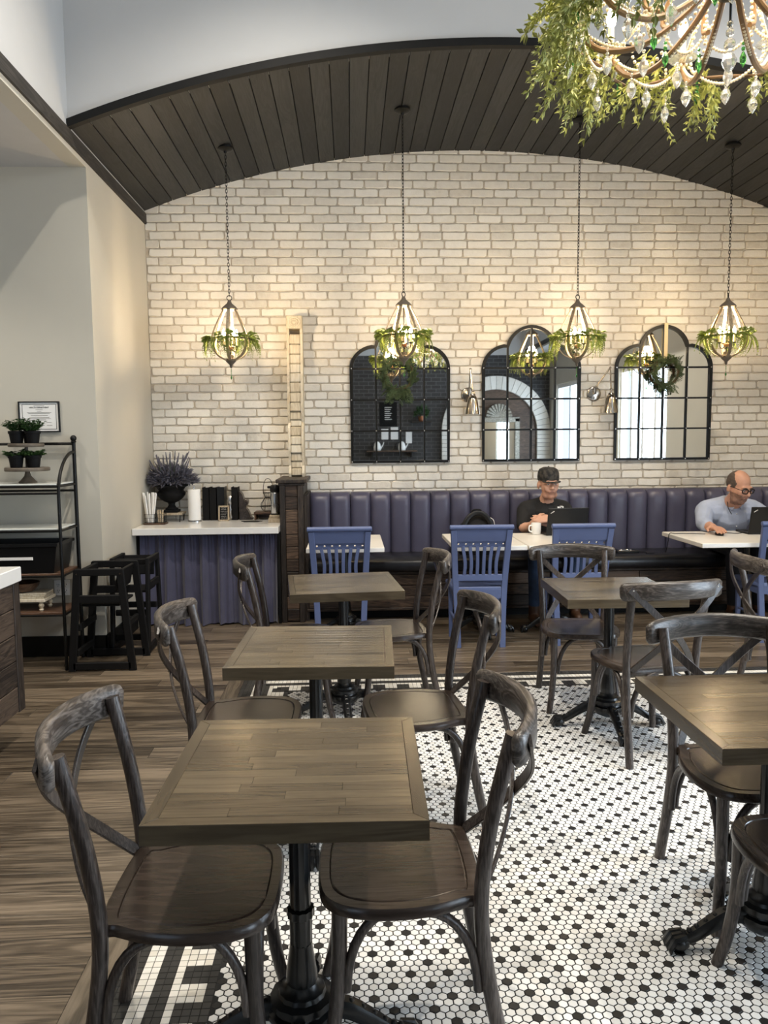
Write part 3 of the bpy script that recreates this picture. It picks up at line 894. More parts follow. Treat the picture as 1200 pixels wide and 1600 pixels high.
# booth post (pilaster) and corbel
t = thing('booth_post', 'dark rustic wood pilaster with plank inset and flat cap, between the counter and the booth', 'post', (-.505,6.55,0))
def lp(mb): return mb.xf(Matrix.Translation((.505,-6.55,0)))
lp(MB().bb(-.600,-.412,6.57,YW-.012,0,1.205)).build('core', M['black_trim'], t, 0)
for s in ((-.603,-.558),(-.452,-.407)): lp(MB().rbox(((s[0]+s[1])/2,6.56,.60),(s[1]-s[0],.03,1.20),.003)).build('stile', M['darkwood_z'], t, 0)
for k in range(11): lp(MB().rbox((-.505,6.566,.062+.108*k),(.104,.02,.104),.004)).build('plank', M['darkwood'], t, 0)
for k in range(6):
    for s in (-1,1): lp(MB().rbox((-.505+s*.098,6.88,.10+.2*k),(.008,.62,.195),.003)).build('side_plank', M['darkwood_y'], t, 0)
lp(MB().rbox((-.503,6.855,1.222),(.262,.66,.034),.006)).build('cap', M['darkwood_z'], t, 30)
lp(MB().rbox((-.503,6.86,1.195),(.225,.64,.022),.006)).build('cap_molding', M['darkwood_z'], t, 30)

t = CORB = t = thing('scroll_corbel', 'tall cream weathered carved scroll corbel standing on the dark booth post against the brick', 'corbel', (-.487,7.19,1.239))
prof = [(0,0),(.175,0),(.185,.03),(.17,.075),(.155,.10),(.165,.15),(.19,.21),(.205,.28),(.205,.36),(.185,.44),(.15,.47),(.14,.49),(.17,.53),(.195,.60),(.20,.68),(.185,.78),(.16,.88),(.135,1.0),(.12,1.12),(.115,1.22),(.125,1.30),(.135,1.33),(.145,1.345),(.145,1.44),(0,1.44)]
# profile (depth from wall, height): extrude across x
def corb(x0, x1, inset=0, z0=0, z1=9):
    o = [(-(d-inset if d > .01 else 0), z) for d, z in prof if z0 <= z <= z1]
    return o
side = [(-(d), z) for d, z in prof]
MYZ = Matrix(((0,0,1,0),(1,0,0,0),(0,1,0,0),(0,0,0,1)))        # (y,z,x)->xyz
side_ccw = side[::-1]
for s in (-1,1):
    MB().prism(side_ccw, -.009, .009, Matrix.Translation((s*.049,0,0)) @ MYZ).build('side_scroll', M['corbel'], t, 30)
def dep(z):
    for (d0,z0),(d1,z1) in zip(prof[1:-1], prof[2:]):
        if z0 <= z <= z1 and z1 > z0: return d0+(d1-d0)*(z-z0)/(z1-z0)
    return .12
z = .008
hs = [.07,.06,.075,.075,.08,.085,.06,.075,.08,.09,.09,.085,.085,.085,.09,.09,.09,.08]
for k, h_ in enumerate(hs):
    if z + h_ > 1.34: break
    d = (dep(z)+dep(z+h_))/2 - .004
    MB().rbox((0,-d/2-.004,z+h_/2),(.080,d,h_-.004),.008).build('centre_block', M['corbel'], t, 30); z += h_
MB().rbox((0,-.078,1.385),(.115,.150,.115),.004).build('scroll_block', M['corbel'], t, 30)
mb = MB()
for r_, q in ((.042,.012),(.026,.010),(.010,.012)):
    mb.tube([(r_*math.cos(2*PI*k/20), 0, r_*math.sin(2*PI*k/20)) for k in range(20)], q*.6, 6, closed=True)
mb.sphere((0,0,0),.009,8,5)
mb.xf(Matrix.Translation((0,-.155,1.385))).build('rosette', M['corbel'], t, 40)
CORB.scale = (1.22,1,1)

# ------------------------------------------------------------------ counter with curtain
CZ = .85
t = thing('curtained_counter', 'service counter with white slab top on a gathered dusk-blue curtain front', 'counter', (-1.2,6.6,0))
def lc(mb): return mb.xf(Matrix.Translation((1.2,-6.6,0)))
lc(MB().rbox((-1.208,6.79,CZ-.028),(1.205,.80,.056),.003)).build('countertop', M['whitetop2'], t, 30)
lc(MB().bb(XL+.004,XL+.03,6.52,YW-.01,0,CZ-.056)).build('side_panel', M['black_trim'], t, 0)
lc(MB().bb(-.63,-.606,6.52,YW-.01,0,CZ-.056)).build('side_panel', M['black_trim'], t, 0)
lc(MB().bb(XL+.03,-.63,7.1,YW-.01,0,CZ-.056)).build('back_panel', M['black_trim'], t, 0)
lc(MB().tube([(XL+.03,6.53,CZ-.075),(-.63,6.53,CZ-.075)], .006, 8)).build('curtain_rod', M['blackmetal'], t)
def curtain(x0, x1, y, z0, z1, seed, nfold):
    rr = random.Random(seed); nx, nz = 260, 26; vs = []
    ph = [rr.uniform(0,6.28) for _ in range(6)]
    for j in range(nz+1):
        v = j/nz                       # 0 top .. 1 bottom
        for i in range(nx+1):
            u = i/nx
            gather = .0040*math.sin(u*nfold*1.7*2*PI + ph[0] + 1.3*math.sin(u*9+ph[4]))*(1-v)**1.5
            fold = (.010+.048*v**.6)*(.6*math.sin(u*nfold*2*PI*.26 + ph[1] + 1.1*math.sin(u*6+ph[2])) + .36*math.sin(u*nfold*2*PI*.61 + ph[3] + .5*v*math.sin(u*4+ph[5])))
            vs.append((x0+(x1-x0)*u + .008*v*math.sin(u*30+ph[2]), y - .02 - gather - fold - .015*v, z1-(z1-z0)*v + (.006*math.sin(u*7+ph[1]) if j == nz else 0)))
    n0 = len(vs); vs += [(a, b+.003, c) for a, b, c in vs]
    fs = []
    for j in range(nz):
        for i in range(nx):
            k = j*(nx+1)+i
            fs.append((k, k+nx+1, k+nx+2, k+1)); fs.append((n0+k, n0+k+1, n0+k+nx+2, n0+k+nx+1))
    for i in range(nx):
        k = nz*(nx+1)+i; fs.append((k, n0+k, n0+k+1, k+1)); fs.append((i, i+1, n0+i+1, n0+i))
    return MB().add(vs, fs)
lc(curtain(XL+.035, -1.02, 6.545, .012, CZ-.058, 4, 17)).build('curtain_panel', M['curtain'], t, 70)
lc(curtain(-1.03, -.632, 6.545, .012, CZ-.058, 9, 10)).build('curtain_panel', M['curtain'], t, 70)
# ------------------------------------------------------------------ foliage helpers
def leaf(mb, p, d, up_, l, w_, fold=.25):
    """pointed leaf from p along d, folded along its midrib"""
    d = d.normalized(); s = d.cross(up_)
    s = s.normalized() if s.length > 1e-5 else d.orthogonal().normalized()
    n = s.cross(d).normalized()
    a = p + d*l*.45 + s*w_/2 + n*w_*fold; b = p + d*l*.45 - s*w_/2 + n*w_*fold; e = p + d*l - n*l*.08
    c = p + d*l*.5
    mb.add([p, a, e, b, c], [(0,4,1),(1,4,2),(2,4,3),(3,4,0)])
def fern_frond(l, n, w0, droop, rnd, lw=.30):
    """frond growing along +X then drooping to -Z"""
    mb = MB(); pts = []
    for i in range(n+1):
        t_ = i/n; pts.append(Vector((l*.75*(1-(1-t_)**1.6)*(1-droop*.35), 0, -droop*l*t_**1.7)))
    mb.tube(pts, [.0016*(1-.6*i/n) for i in range(n+1)], 4)
    for i in range(1, n+1):
        t_ = i/n; w_ = w0*math.sin(PI*min(1, .12+.86*t_))**.8 + .004
        d = (pts[i]-pts[i-1]).normalized()
        for s in (-1, 1):
            dirv = Vector((0, s, 0)) + d*.55 + Vector((0,0,rnd.uniform(-.25,.1)))
            leaf(mb, pts[i], dirv, Vector((0,0,1)), w_*rnd.uniform(.85,1.1), w_*lw)
    leaf(mb, pts[-1], pts[-1]-pts[-2], Vector((0,1,0)), w0*.5, w0*.2)
    return mb
def sprig(l, n, lw, ll, rnd, droop=.5):
    mb = MB(); pts = [Vector((l*i/n, 0, -droop*l*(i/n)**1.8)) for i in range(n+1)]
    mb.tube(pts, .0016, 4)
    for i in range(1, n+1):
        d = (pts[i]-pts[i-1]).normalized()
        for k in range(4):
            a = rnd.uniform(0, 2*PI)
            dirv = d*.9 + Vector((rnd.uniform(-.2,.2), math.cos(a), math.sin(a)))*.9
            leaf(mb, pts[i] + Vector((rnd.uniform(-.01,.01),0,0)), dirv, Vector((rnd.uniform(-1,1),rnd.uniform(-1,1),1)), ll*rnd.uniform(.7,1.2), lw*rnd.uniform(.8,1.2))
    return mb
def bushball(rnd, R0, n, ll, lw, flat=1.0, zmin=-.3):
    mb = MB()
    for _ in range(n):
        while True:
            v = Vector((rnd.gauss(0,1), rnd.gauss(0,1), rnd.gauss(0,1))).normalized()
            if v.z > zmin: break
        r_ = R0*rnd.uniform(.45,1)
        p = Vector((v.x*r_, v.y*r_, v.z*r_*flat))
        d = v + Vector((rnd.uniform(-.7,.7), rnd.uniform(-.7,.7), rnd.uniform(-.5,.8)))
        leaf(mb, p, d, Vector((rnd.uniform(-1,1), rnd.uniform(-1,1), 1)), ll*rnd.uniform(.7,1.25), lw*rnd.uniform(.8,1.2))
    return mb
rf = random.Random(21)

# ------------------------------------------------------------------ arched window-pane mirrors
def mirror_top(x, k):                      # height of the outline above the bottom at offset x
    a = abs(x)
    if a >= .2235: return .855 + .205*math.sqrt(max(0, 1-((a-.2235)/.2265)**2))
    return 1.005 + math.sqrt(max(0, .2285**2 - a*a))*1.0 if a < .2235 else 0
def make_mirror(x0, z0, label):
    t = thing('arched_mirror', label, 'mirror', (x0, YW-.016, z0), 0, 'arched window-pane mirrors on the brick wall')
    W2 = .450
    out = [(-W2,0),(W2,0),(W2,.855)]
    for i in range(1,10): a = PI/2*i/10; out.append((.2235+.2265*math.cos(a), .855+.205*math.sin(a)))
    cusp = (.2235, 1.055); top = 1.232
    # top arc through the two cusps
    c_z = (top**2 - (cusp[0]**2 + cusp[1]**2))/(2*(top-cusp[1])); rr = top-c_z
    a_s = math.atan2(cusp[1]-c_z, cusp[0])
    arc = [(rr*math.cos(a_s+(PI-2*a_s)*i/16), c_z+rr*math.sin(a_s+(PI-2*a_s)*i/16)) for i in range(17)]
    out += arc + [(-x, z) for x, z in out[:2:-1] if z > .8 and x < W2]
    out.append((-W2,.855))
    pts = [(x, -.012, z) for x, z in out]
    MB().sweep(pts, rect(.030,.024), (0,1,0), closed=True).build('frame', M['blackmetal'], t, 40)
    def topz(x):
        a = abs(x)
        return .855+.205*math.sqrt(max(0,1-((a-.2235)/.2265)**2)) if a > .2235 else c_z+math.sqrt(rr*rr-a*a)
    xs = [-W2,-.2235,0,.2235,W2]; zs = [0,.285,.57,.855]
    for i in range(4):
        for j in range(3):
            MB().bb(xs[i]+.002,xs[i+1]-.002,-.004,.0,zs[j]+.002,zs[j+1]-.002).build('pane', M['mirror'], t, 0)
        u = [xs[i]+.001+(xs[i+1]-xs[i]-.002)*q/12 for q in range(13)]
        o = [(u[0],.857),(u[-1],.857)] + [(q, topz(q)-.004) for q in u[::-1] if topz(q)-.004 > .86]
        MB().prism(o, 0, .004, Matrix.Rotation(PI/2,4,'X')).build('pane', M['mirror'], t, 0)
    for x in xs[1:4]: MB().bb(x-.008,x+.008,-.018,-.002,.01,topz(x)-.005).build('glazing_bar', M['blackmetal'], t, 0)
    for z in zs[1:]: MB().bb(-W2,W2,-.016,-.003,z-.008,z+.008).build('glazing_bar', M['blackmetal'], t, 0)
    for x in xs:
        for z in zs: MB().sphere((x,-.022,z),.009,6,4).build('rivet', M['steel'], t, 40)
    return t
make_mirror(.470, 1.362, 'arched window-pane mirror behind a pendant lamp, nearest the cream corbel, hung with a drooping wreath')
make_mirror(1.697, 1.364, 'arched window-pane mirror with no wreath, above the man in the black cap')
make_mirror(2.948, 1.364, 'arched window-pane mirror with a round wreath on a cream ribbon')
def wreath(x, z, r0, label, droop):
    t = thing('wreath', label, 'wreath', (x, YW-.075, z), 0, 'greenery wreaths hung on the mirrors')
    MB().tube([(r0*math.cos(2*PI*k/24),0,r0*math.sin(2*PI*k/24)) for k in range(24)], .012, 6, closed=True).build('twig_ring', M['twig'], t)
    mb = MB()
    for k in range(110):
        a = rf.uniform(0,2*PI); 
        f = fern_frond(rf.uniform(.07,.13), 7, .022, .3, rf, .34)
        tang = a + PI/2*(1 if rf.random() < .85 else -1) + rf.uniform(-.7,.7)
        rr_ = r0*rf.uniform(.82,1.15)
        Mx = Matrix.Translation((rr_*math.cos(a), rf.uniform(-.035,.012), rr_*math.sin(a))) @ Matrix.Rotation(-tang,4,'Y') @ Matrix.Rotation(rf.uniform(-2.6,-.4),4,'X')
        mb.join(f, Mx)
    for k in range(int(26*droop)):
        f = fern_frond(rf.uniform(.12,.2), 9, .026, .25, rf, .34)
        Mx = Matrix.Translation((rf.uniform(-.09,.09), rf.uniform(-.05,.01), -r0*rf.uniform(.6,1.1))) @ Matrix.Rotation(PI/2+rf.uniform(-.5,.5),4,'Y') @ Matrix.Rotation(rf.uniform(-2.6,-.4),4,'X')
        mb.join(f, Mx)
    o = mb.build('foliage', M['fern_dark'], t, 0); o['kind'] = 'stuff'
    return t
t = wreath(2.955, 2.17, .115, 'round green fern wreath hanging on the mirror by a cream ribbon', .35)
MB().bb(-.017,.017,.024,.028,.10,.450).bb(-.017,.017,.024,.060,.450,.454).build('ribbon', M['ribbon'], t, 0)
t = wreath(.455, 2.16, .135, 'full drooping green wreath hanging on the mirror behind the pendant lamp', 1.3)
MB().bb(-.017,.017,.024,.028,.10,.450).bb(-.017,.017,.024,.060,.450,.454).build('ribbon', M['ribbon'], t, 0)

# ------------------------------------------------------------------ swing-arm wall sconces
def sconce(bx, bz, ex, ez, sx_, label):
    t = thing('wall_sconce', label, 'wall lamp', (bx, YW-.012, bz), 0, 'nickel swing-arm sconces between the mirrors')
    rx = Matrix.Rotation(PI/2,3,'X')
    MB().lathe([(.068,0),(.068,.008),(.060,.014),(.052,.016),(0.0,.020)], 24, (0,0,0), rx).build('backplate', M['chrome'], t, 40)
    MB().tube([(0,-.015,0),(0,-.055,0),(.003,-.06,.05)], .009, 8).sphere((.003,-.06,.06),.013,10,6).build('knuckle', M['chrome'], t, 40)
    MB().sphere((0,-.02,-.035),.007,8,5).build('switch_knob', M['chrome'], t, 40)
    MB().tube([(.003,-.06,.06),(ex-bx,-.075,ez-bz)], .0075, 8).build('lower_arm', M['chrome'], t, 40)
    MB().sphere((ex-bx,-.08,ez-bz),.012,10,6).build('elbow_ball', M['chrome'], t, 40)
    MB().tube([(ex-bx,-.085,ez-bz),(sx_-bx,-.12,.045)], .0065, 8).sphere((sx_-bx,-.12,.035),.014,10,6).build('upper_arm', M['chrome'], t, 40)
    c = (sx_-bx, -.12, 0)
    MB().lathe([(.008,.025),(.012,.005),(.022,.0),(.026,-.01),(.022,-.018)][::-1], 20, c).build('cap', M['chrome'], t, 40)
    MB().lathe([(.066,-.182),(.068,-.182),(.064,-.15),(.045,-.05),(.034,-.02),(.020,-.014),(.018,-.018),(.032,-.025),(.043,-.055),(.062,-.15),(.064,-.180)], 28, c).build('shade', M['chrome'], t, 60)
    MB().sphere((c[0],c[1],-.11),.022,10,6).build('bulb', M['white'], t, 40)
sconce(1.105, 1.975, 1.115, 2.205, 1.128, 'nickel swing-arm sconce with its arm folded straight up, beside the mirror of the drooping wreath')
sconce(2.290, 1.977, 2.418, 2.212, 2.415, 'nickel swing-arm sconce with its arm slanted toward the mirror of the ribboned wreath')

# ------------------------------------------------------------------ pendant lamps
PZ = 2.39
def make_pendant():
    t = thing('pendant_lamp', 'egg-shaped oak-strip pendant lamp with candle bulbs on a long black chain', 'pendant lamp', (0,0,PZ), 0, 'egg-shaped pendant lamps hung along the booth wall')
    MB().lathe([(.010,.312),(.016,.300),(.020,.288),(.050,.262),(.062,.250),(.066,.240),(.060,.232),(.02,.228)][::-1], 24).build('cap', M['rib_grey'], t, 40)
    MB().tube([(.020*math.cos(2*PI*k/14),0,.330+.020*math.sin(2*PI*k/14)) for k in range(14)], .0035, 6, closed=True).build('hanging_ring', M['blackmetal'], t)
    prof = smoothpath([(.052,0,.238),(.098,0,.150),(.140,0,.060),(.158,0,-.015),(.147,0,-.080),(.105,0,-.135),(.040,0,-.168)], 4)
    rib = MB().sweep(prof, crect(.019,.007,.0015), (0,1,0))
    # section lies across: width along the tangent circle
    rib = MB(); 
    for i, p in enumerate(prof): pass
    rib = MB().sweep(prof, [(-.0035,-.0125),(.0035,-.0125),(.0035,.0125),(-.0035,.0125)], (0,1,0))
    rm = rib.mesh('rib', M['rib'], 40)
    for k in range(6): place('rib', rm, t, (0,0,0), (0,0,PI/6*.7+k*PI/3))
    MB().sweep([(.163*math.cos(2*PI*k/36),.163*math.sin(2*PI*k/36),0) for k in range(36)], rect(.004,.011), (0,0,1), closed=True).build('ring_band', M['blackmetal'], t, 40)
    MB().lathe([(.004,-.232),(.010,-.222),(.012,-.205),(.030,-.188),(.042,-.176),(.042,-.158),(.024,-.150),(.022,-.125)], 16).build('finial', M['rib_grey'], t, 40)
    MB().tube([(0,0,.24),(0,0,-.13)], .005, 8).build('stem', M['blackmetal'], t)
    MB().lathe([(.012,-.085),(.022,-.075),(.024,-.062),(.012,-.055)], 14).build('hub', M['copperish'], t, 40)
    for k in range(4):
        a = k*PI/2 + .5; c, s = math.cos(a), math.sin(a)
        p = [(c*r_, s*r_, z) for r_, z in ((.012,-.07),(.03,-.095),(.050,-.092),(.058,-.07),(.058,-.055))]
        arm = MB().tube(smoothpath(p,3), .0035, 6).lathe([(.006,-.058),(.017,-.052),(.018,-.048),(.008,-.046)], 12, (c*.058,s*.058,0)).build('arm', M['blackmetal'], t)
        MB().lathe([(.0095,-.046),(.0095,.018)], 10, (c*.058,s*.058,0)).build('candle', M['candle'], arm)
        MB().lathe([(.004,.018),(.012,.028),(.0155,.042),(.012,.058),(.005,.074),(.001,.084)], 10, (c*.058,s*.058,0)).build('bulb', M['bulb'], arm)
    mb = MB()
    for q in (-.242,-.252,-.262,-.274,-.286): mb.sphere((0,0,q),.0045,6,4)
    mb.lathe([(.0005,-.325),(.008,-.310),(.004,-.294)], 6)
    mb.build('crystal_drop', M['greencrystal'], t, 0)
    return t
M['rib_grey'] = plain('grey_washed_wood', (.13,.105,.08), .6, noise=.25, nscale=30)
M['copperish'] = plain('copper', (.35,.14,.07), .4, metal=.6)
def chain_mb(l):
    mb = MB(); n = max(2, int(l/.026)); st = l/n
    for k in range(n):
        z = st*(k+.5); pl = k % 2
        ring = []
        for q in range(10):
            a = 2*PI*q/10; u, v = .0075*math.cos(a), .0185*math.sin(a)
            ring.append((u if pl else 0, 0 if pl else u, z+v))
        mb.tube(ring, .0022, 5, closed=True)
    return mb
def canopy_mb(): return MB().lathe([(.010,-.045),(.014,-.030),(.050,-.022),(.062,-.012),(.062,.004)], 24)
p0 = make_pendant(); proto_kids = list(p0.children)
PEND = [(-.962,6.408),(.443,6.253),(1.888,6.381),(3.122,6.319)]
fm = [fern_frond(rf.uniform(.14,.20), 12, .040, rf.uniform(.75,1.2), rf, .36).mesh('fern_frond', M['fern'], 0) for _ in range(4)]
mm = [fern_frond(.095, 7, .036, .25, rf, .42).mesh('fern_sprig', M['fern'], 0) for _ in range(3)]
PWHERE = ['between the side wall and the cream corbel', 'before the mirror with the drooping wreath', 'before the mirror that has no wreath', 'above the person in the light blue shirt']
chains = []
for i, (x, y) in enumerate(PEND):
    t = p0 if i == 0 else dup(p0, (x, y, PZ), 0)
    t.location = (x, y, PZ); t.rotation_euler = (0,0,[.15,.75,.45,.95][i])
    t['label'] = 'egg-shaped oak-strip pendant lamp with candle bulbs, ' + PWHERE[i]
    chains.append(t)
for i, (x, y) in enumerate(PEND):
    t = chains[i]; zt = archz(x)
    chain_mb(zt-.04-PZ-.345).build('chain', M['blackmetal'], t, 60, (0,0,.345))
    cno = canopy_mb().build('ceiling_canopy', M['blackmetal'], t, 40, (0,0,zt-PZ-.004))
    g = thing('fern_garland', 'green fern garland around the pendant lamp ' + PWHERE[i], 'garland', (x, y, PZ), rf.uniform(0,6), 'fern garlands on the pendant lamps')
    MB().tube([(.172*math.cos(2*PI*k/24),.172*math.sin(2*PI*k/24),.006*math.sin(k*2.1)) for k in range(24)], .004, 5, closed=True).build('vine', M['twig'], g)
    for k in range(30):
        a = 2*PI*k/30 + rf.uniform(-.15,.15)
        place('fern_frond', rf.choice(fm), g, (.165*math.cos(a),.165*math.sin(a),.01), (rf.uniform(-.3,.3), rf.uniform(-.15,.75), a+rf.uniform(-.7,.7)), (rf.uniform(.75,1.1),)*3)
    for k in range(64):
        a = rf.uniform(0,2*PI)
        place('fern_sprig', rf.choice(mm), g, (.165*math.cos(a),.165*math.sin(a),.01), (rf.uniform(-.6,.6), rf.uniform(-.9,.3), a+rf.uniform(-1.3,1.3)))
    l = bpy.data.lights.new('pendant_glow','POINT'); l.energy = 18; l.color = (1,.76,.48); l.shadow_soft_size = .03
    lo = bpy.data.objects.new('pendant_glow', l); COL.objects.link(lo); lo.location = (x, y, PZ+.10)

# ------------------------------------------------------------------ chandelier
CX, CY, CZh = 1.175, 2.42, 2.92
t = thing('beaded_chandelier', 'large beaded chandelier with wooden arms, candle bulbs and clear and green crystal drops', 'chandelier', (CX, CY, CZh))
MB().lathe([(.012,-.03),(.045,-.02),(.075,.01),(.082,.035),(.06,.06),(.035,.08),(.022,.14),(.03,.20),(.05,.25),(.03,.30),(.02,.5),(.028,.56),(.012,.60)], 20).build('hub', M['blackmetal'], t, 40)
MB().lathe([(.0,-.25),(.014,-.235),(.024,-.215),(.015,-.195),(.008,-.185)], 8).sphere((0,0,-.165),.018,8,6).sphere((0,0,-.13),.013,8,6).sphere((0,0,-.105),.010,8,6).build('centre_crystal', M['crystal'], t, 0)
MB().tube([(0,0,-.11),(0,0,-.03)], .004, 6).build('centre_rod', M['blackmetal'], t)
chain_mb(ZH-CZh-.62).build('chain', M['blackmetal'], t, 60, (0,0,.60))
MB().lathe([(.014,-.04),(.07,-.02),(.07,0)], 20).build('ceiling_canopy', M['blackmetal'], t, 40, (0,0,ZH-CZh))
M['armwood'] = plain('warm_brown_arm', (.22,.13,.06), .5, noise=.2, nscale=20)
def strand(p0, p1, sag, n, r_=.0062):
    mb = MB(); p0 = Vector(p0); p1 = Vector(p1)
    for i in range(n+1):
        u = i/n; p = p0.lerp(p1, u); p.z -= sag*4*u*(1-u); mb.sphere(p, r_, 6, 4)
    return mb
drop = MB().lathe([(.0005,-.052),(.010,-.040),(.0165,-.024),(.012,-.010),(.004,0)], 6).sphere((0,0,.006),.0055,6,4).sphere((0,0,.019),.0055,6,4)
dmesh = drop.mesh('crystal_drop', M['crystal'], 0)
gdrop = MB().lathe([(.0005,-.042),(.009,-.026),(.010,-.016),(.003,0)], 6).sphere((0,0,.008),.006,6,4).sphere((0,0,.022),.005,6,4)
gmesh = gdrop.mesh('green_drop', M['greencrystal'], 0)
for k in range(10):
    a = 2*PI*k/10 + .2; c, s = math.cos(a), math.sin(a)
    def P_(r_, z, da=0): return (r_*math.cos(a+da), r_*math.sin(a+da), z)
    arm = MB().tube(smoothpath([P_(.05,.02),P_(.14,-.06),P_(.26,-.12),P_(.38,-.11),P_(.455,-.04),P_(.47,.0)],4), .010, 8).tube(smoothpath([P_(.05,.05),P_(.13,.10),P_(.22,.07),P_(.25,.0),P_(.20,-.03)],4), .008, 8).build('arm', M['armwood'], t)
    MB().lathe([(.008,-.005),(.045,.008),(.052,.014),(.03,.016),(.012,.02)], 12, P_(.47,0)).build('drip_pan', M['crystal'], arm, 0)
    MB().lathe([(.011,.015),(.011,.085)], 10, P_(.47,0)).build('candle', M['candle'], arm)
    MB().lathe([(.005,.085),(.015,.098),(.018,.115),(.013,.138),(.004,.158),(.001,.168)], 10, P_(.47,0)).build('bulb', M['bulb'], arm)
    strand(P_(.47,-.01), P_(.05,.03), .13, 44).build('bead_strand', M['bead'], t, 60)
    strand(P_(.46,.0), P_(.46,.0,2*PI/10), .10, 30).build('bead_strand', M['bead'], t, 60)
    strand(P_(.25,-.02), P_(.25,-.02,2*PI/10), .06, 18).build('bead_strand', M['bead'], t, 60)
    strand(P_(.45,.0), P_(.03,.30), .04, 50).build('bead_strand', M['bead'], t, 60)
    # bead loops wound on the arm
    mb = MB()
    for q in range(22):
        aa = 2*PI*q/22; mb.sphere(P_(.30+.075*math.cos(aa), -.03+.075*math.sin(aa)), .0062, 6, 4)
    for q in range(20):
        aa = 2*PI*q/20; mb.sphere(P_(.16+.06*math.cos(aa), .03+.06*math.sin(aa)), .0062, 6, 4)
    mb.build('bead_strand', M['bead'], t, 60)
    for (r_, z, da) in ((.46,-.04,0),(.45,-.11,.31),(.36,-.14,.05),(.27,-.12,.3)):
        place('crystal_drop', dmesh, t, P_(r_, z, da), (0,0,rf.uniform(0,3)), (1.1,1.1,1.15))
    place('crystal_drop', dmesh, t, P_(.48,-.15,.12), (0,0,rf.uniform(0,3)), (1.0,1.0,1.1))
    strand(P_(.48,-.02,.12), P_(.48,-.14,.12), 0, 9).build('bead_strand', M['bead'], t, 60)
    place('green_drop', gmesh, t, P_(.49,-.09,-.12), scale=(1.2,1.2,1.2)); place('green_drop', gmesh, t, P_(.22,-.10,.1), scale=(1.2,1.2,1.2))
g = thing('chandelier_garland', 'yellow-green leafy garland trailing around the rim of the chandelier', 'garland', (CX, CY, CZh-.07))
sm = [sprig(rf.uniform(.10,.17), 10, .0125, .030, rf, rf.uniform(.6,1.1)).mesh('leaf_sprig', M['sprig'], 0) for _ in range(6)]
MB().tube([((.47+.015*math.sin(k*1.7))*math.cos(2*PI*k/40),(.47+.015*math.sin(k*1.7))*math.sin(2*PI*k/40),.02*math.sin(k*.9)) for k in range(40)], .006, 6, closed=True).build('vine', M['twig'], g)
for k in range(330):
    a = rf.uniform(0,2*PI); r_ = .47+rf.uniform(-.05,.05)
    dense = .5+.5*math.cos(a-PI*1.05)                     # fuller on one side of the rim
    if rf.random() > .45+.55*dense: continue
    place('leaf_sprig', rf.choice(sm), g, (r_*math.cos(a), r_*math.sin(a), rf.uniform(-.04,.03+.17*dense*rf.random())), (rf.uniform(-.8,.8), rf.uniform(-.5,.7), a+rf.uniform(-1.3,1.3)), (rf.uniform(.7,1.05),)*3)
l = bpy.data.lights.new('chandelier_glow_offscreen','POINT'); l.energy = 45; l.color = (1,.80,.52); l.shadow_soft_size = .25
lo = bpy.data.objects.new('chandelier_glow_offscreen', l); COL.objects.link(lo); lo.location = (CX, CY, CZh+.2)
# ------------------------------------------------------------------ things on the counter
def at(x, y, z): return Matrix.Translation((x, y, z))
# straw caddy
t = thing('wire_caddy', 'black wire caddy on a dark wooden tray at the wall end of the counter', 'caddy', (-1.70,6.74,CZ))
MB().rbox((0,0,.007),(.19,.11,.014),.003).build('tray', M['walnut'], t, 0)
for x0 in (-.045,.045):
    mb = MB()
    for z in (.02,.055,.09): 
        q = [(x0-.04,-.045,z),(x0+.04,-.045,z),(x0+.04,.045,z),(x0-.04,.045,z)]
        for i in range(4): mb.tube([q[i],q[(i+1)%4]], .0016, 5)
    for i in range(4):
        for k in range(4):
            f = -.04+.08*k/3
            mb.tube([(x0+f,-.045,.014),(x0+f,-.045,.09)], .0013, 4); mb.tube([(x0+f,.045,.014),(x0+f,.045,.09)], .0013, 4)
        break
    for k in range(1,3):
        for s in (-.04,.04): mb.tube([(x0+s,-.045+.03*k,.014),(x0+s,-.045+.03*k,.09)], .0013, 4)
    mb.build('wire_basket', M['blackmetal'], t, 60)
rs = random.Random(5)
for k in range(10):
    a = 2*PI*k/9; rr0 = .0225 if k < 9 else 0
    px, py = -1.745+rr0*math.cos(a), 6.74+rr0*math.sin(a)
    tilt = (1.5*rr0*math.cos(a), 1.2*rr0*math.sin(a))
    z0 = CZ+.016; top = (px+tilt[0], py+tilt[1], z0+rs.uniform(.235,.265))
    o = MB().tube([(0,0,0),(top[0]-px,top[1]-py,top[2]-z0)], .0072, 8).build('paper_straw', M['paper'], None, 60, (px,py,z0))
    tag(o, 'white paper-wrapped straw standing in the wire caddy', 'straw', 'white straws in the caddy')
for k in range(7):
    px, py = -1.655+.016*(k % 3-1), 6.74+.018*(k//3-1)
    o = MB().rbox((0,0,.055),(.009,.0022,.11),.0005).build('wooden_stirrer', M['palewood'], None, 0, (px,py,CZ+.016))
    o.rotation_euler = (.05*(k//3-1), .05*(k % 3-1), 0)
    tag(o, 'short wooden stirrer stick standing in the wire caddy', 'stirrer', 'wooden stirrers in the caddy')
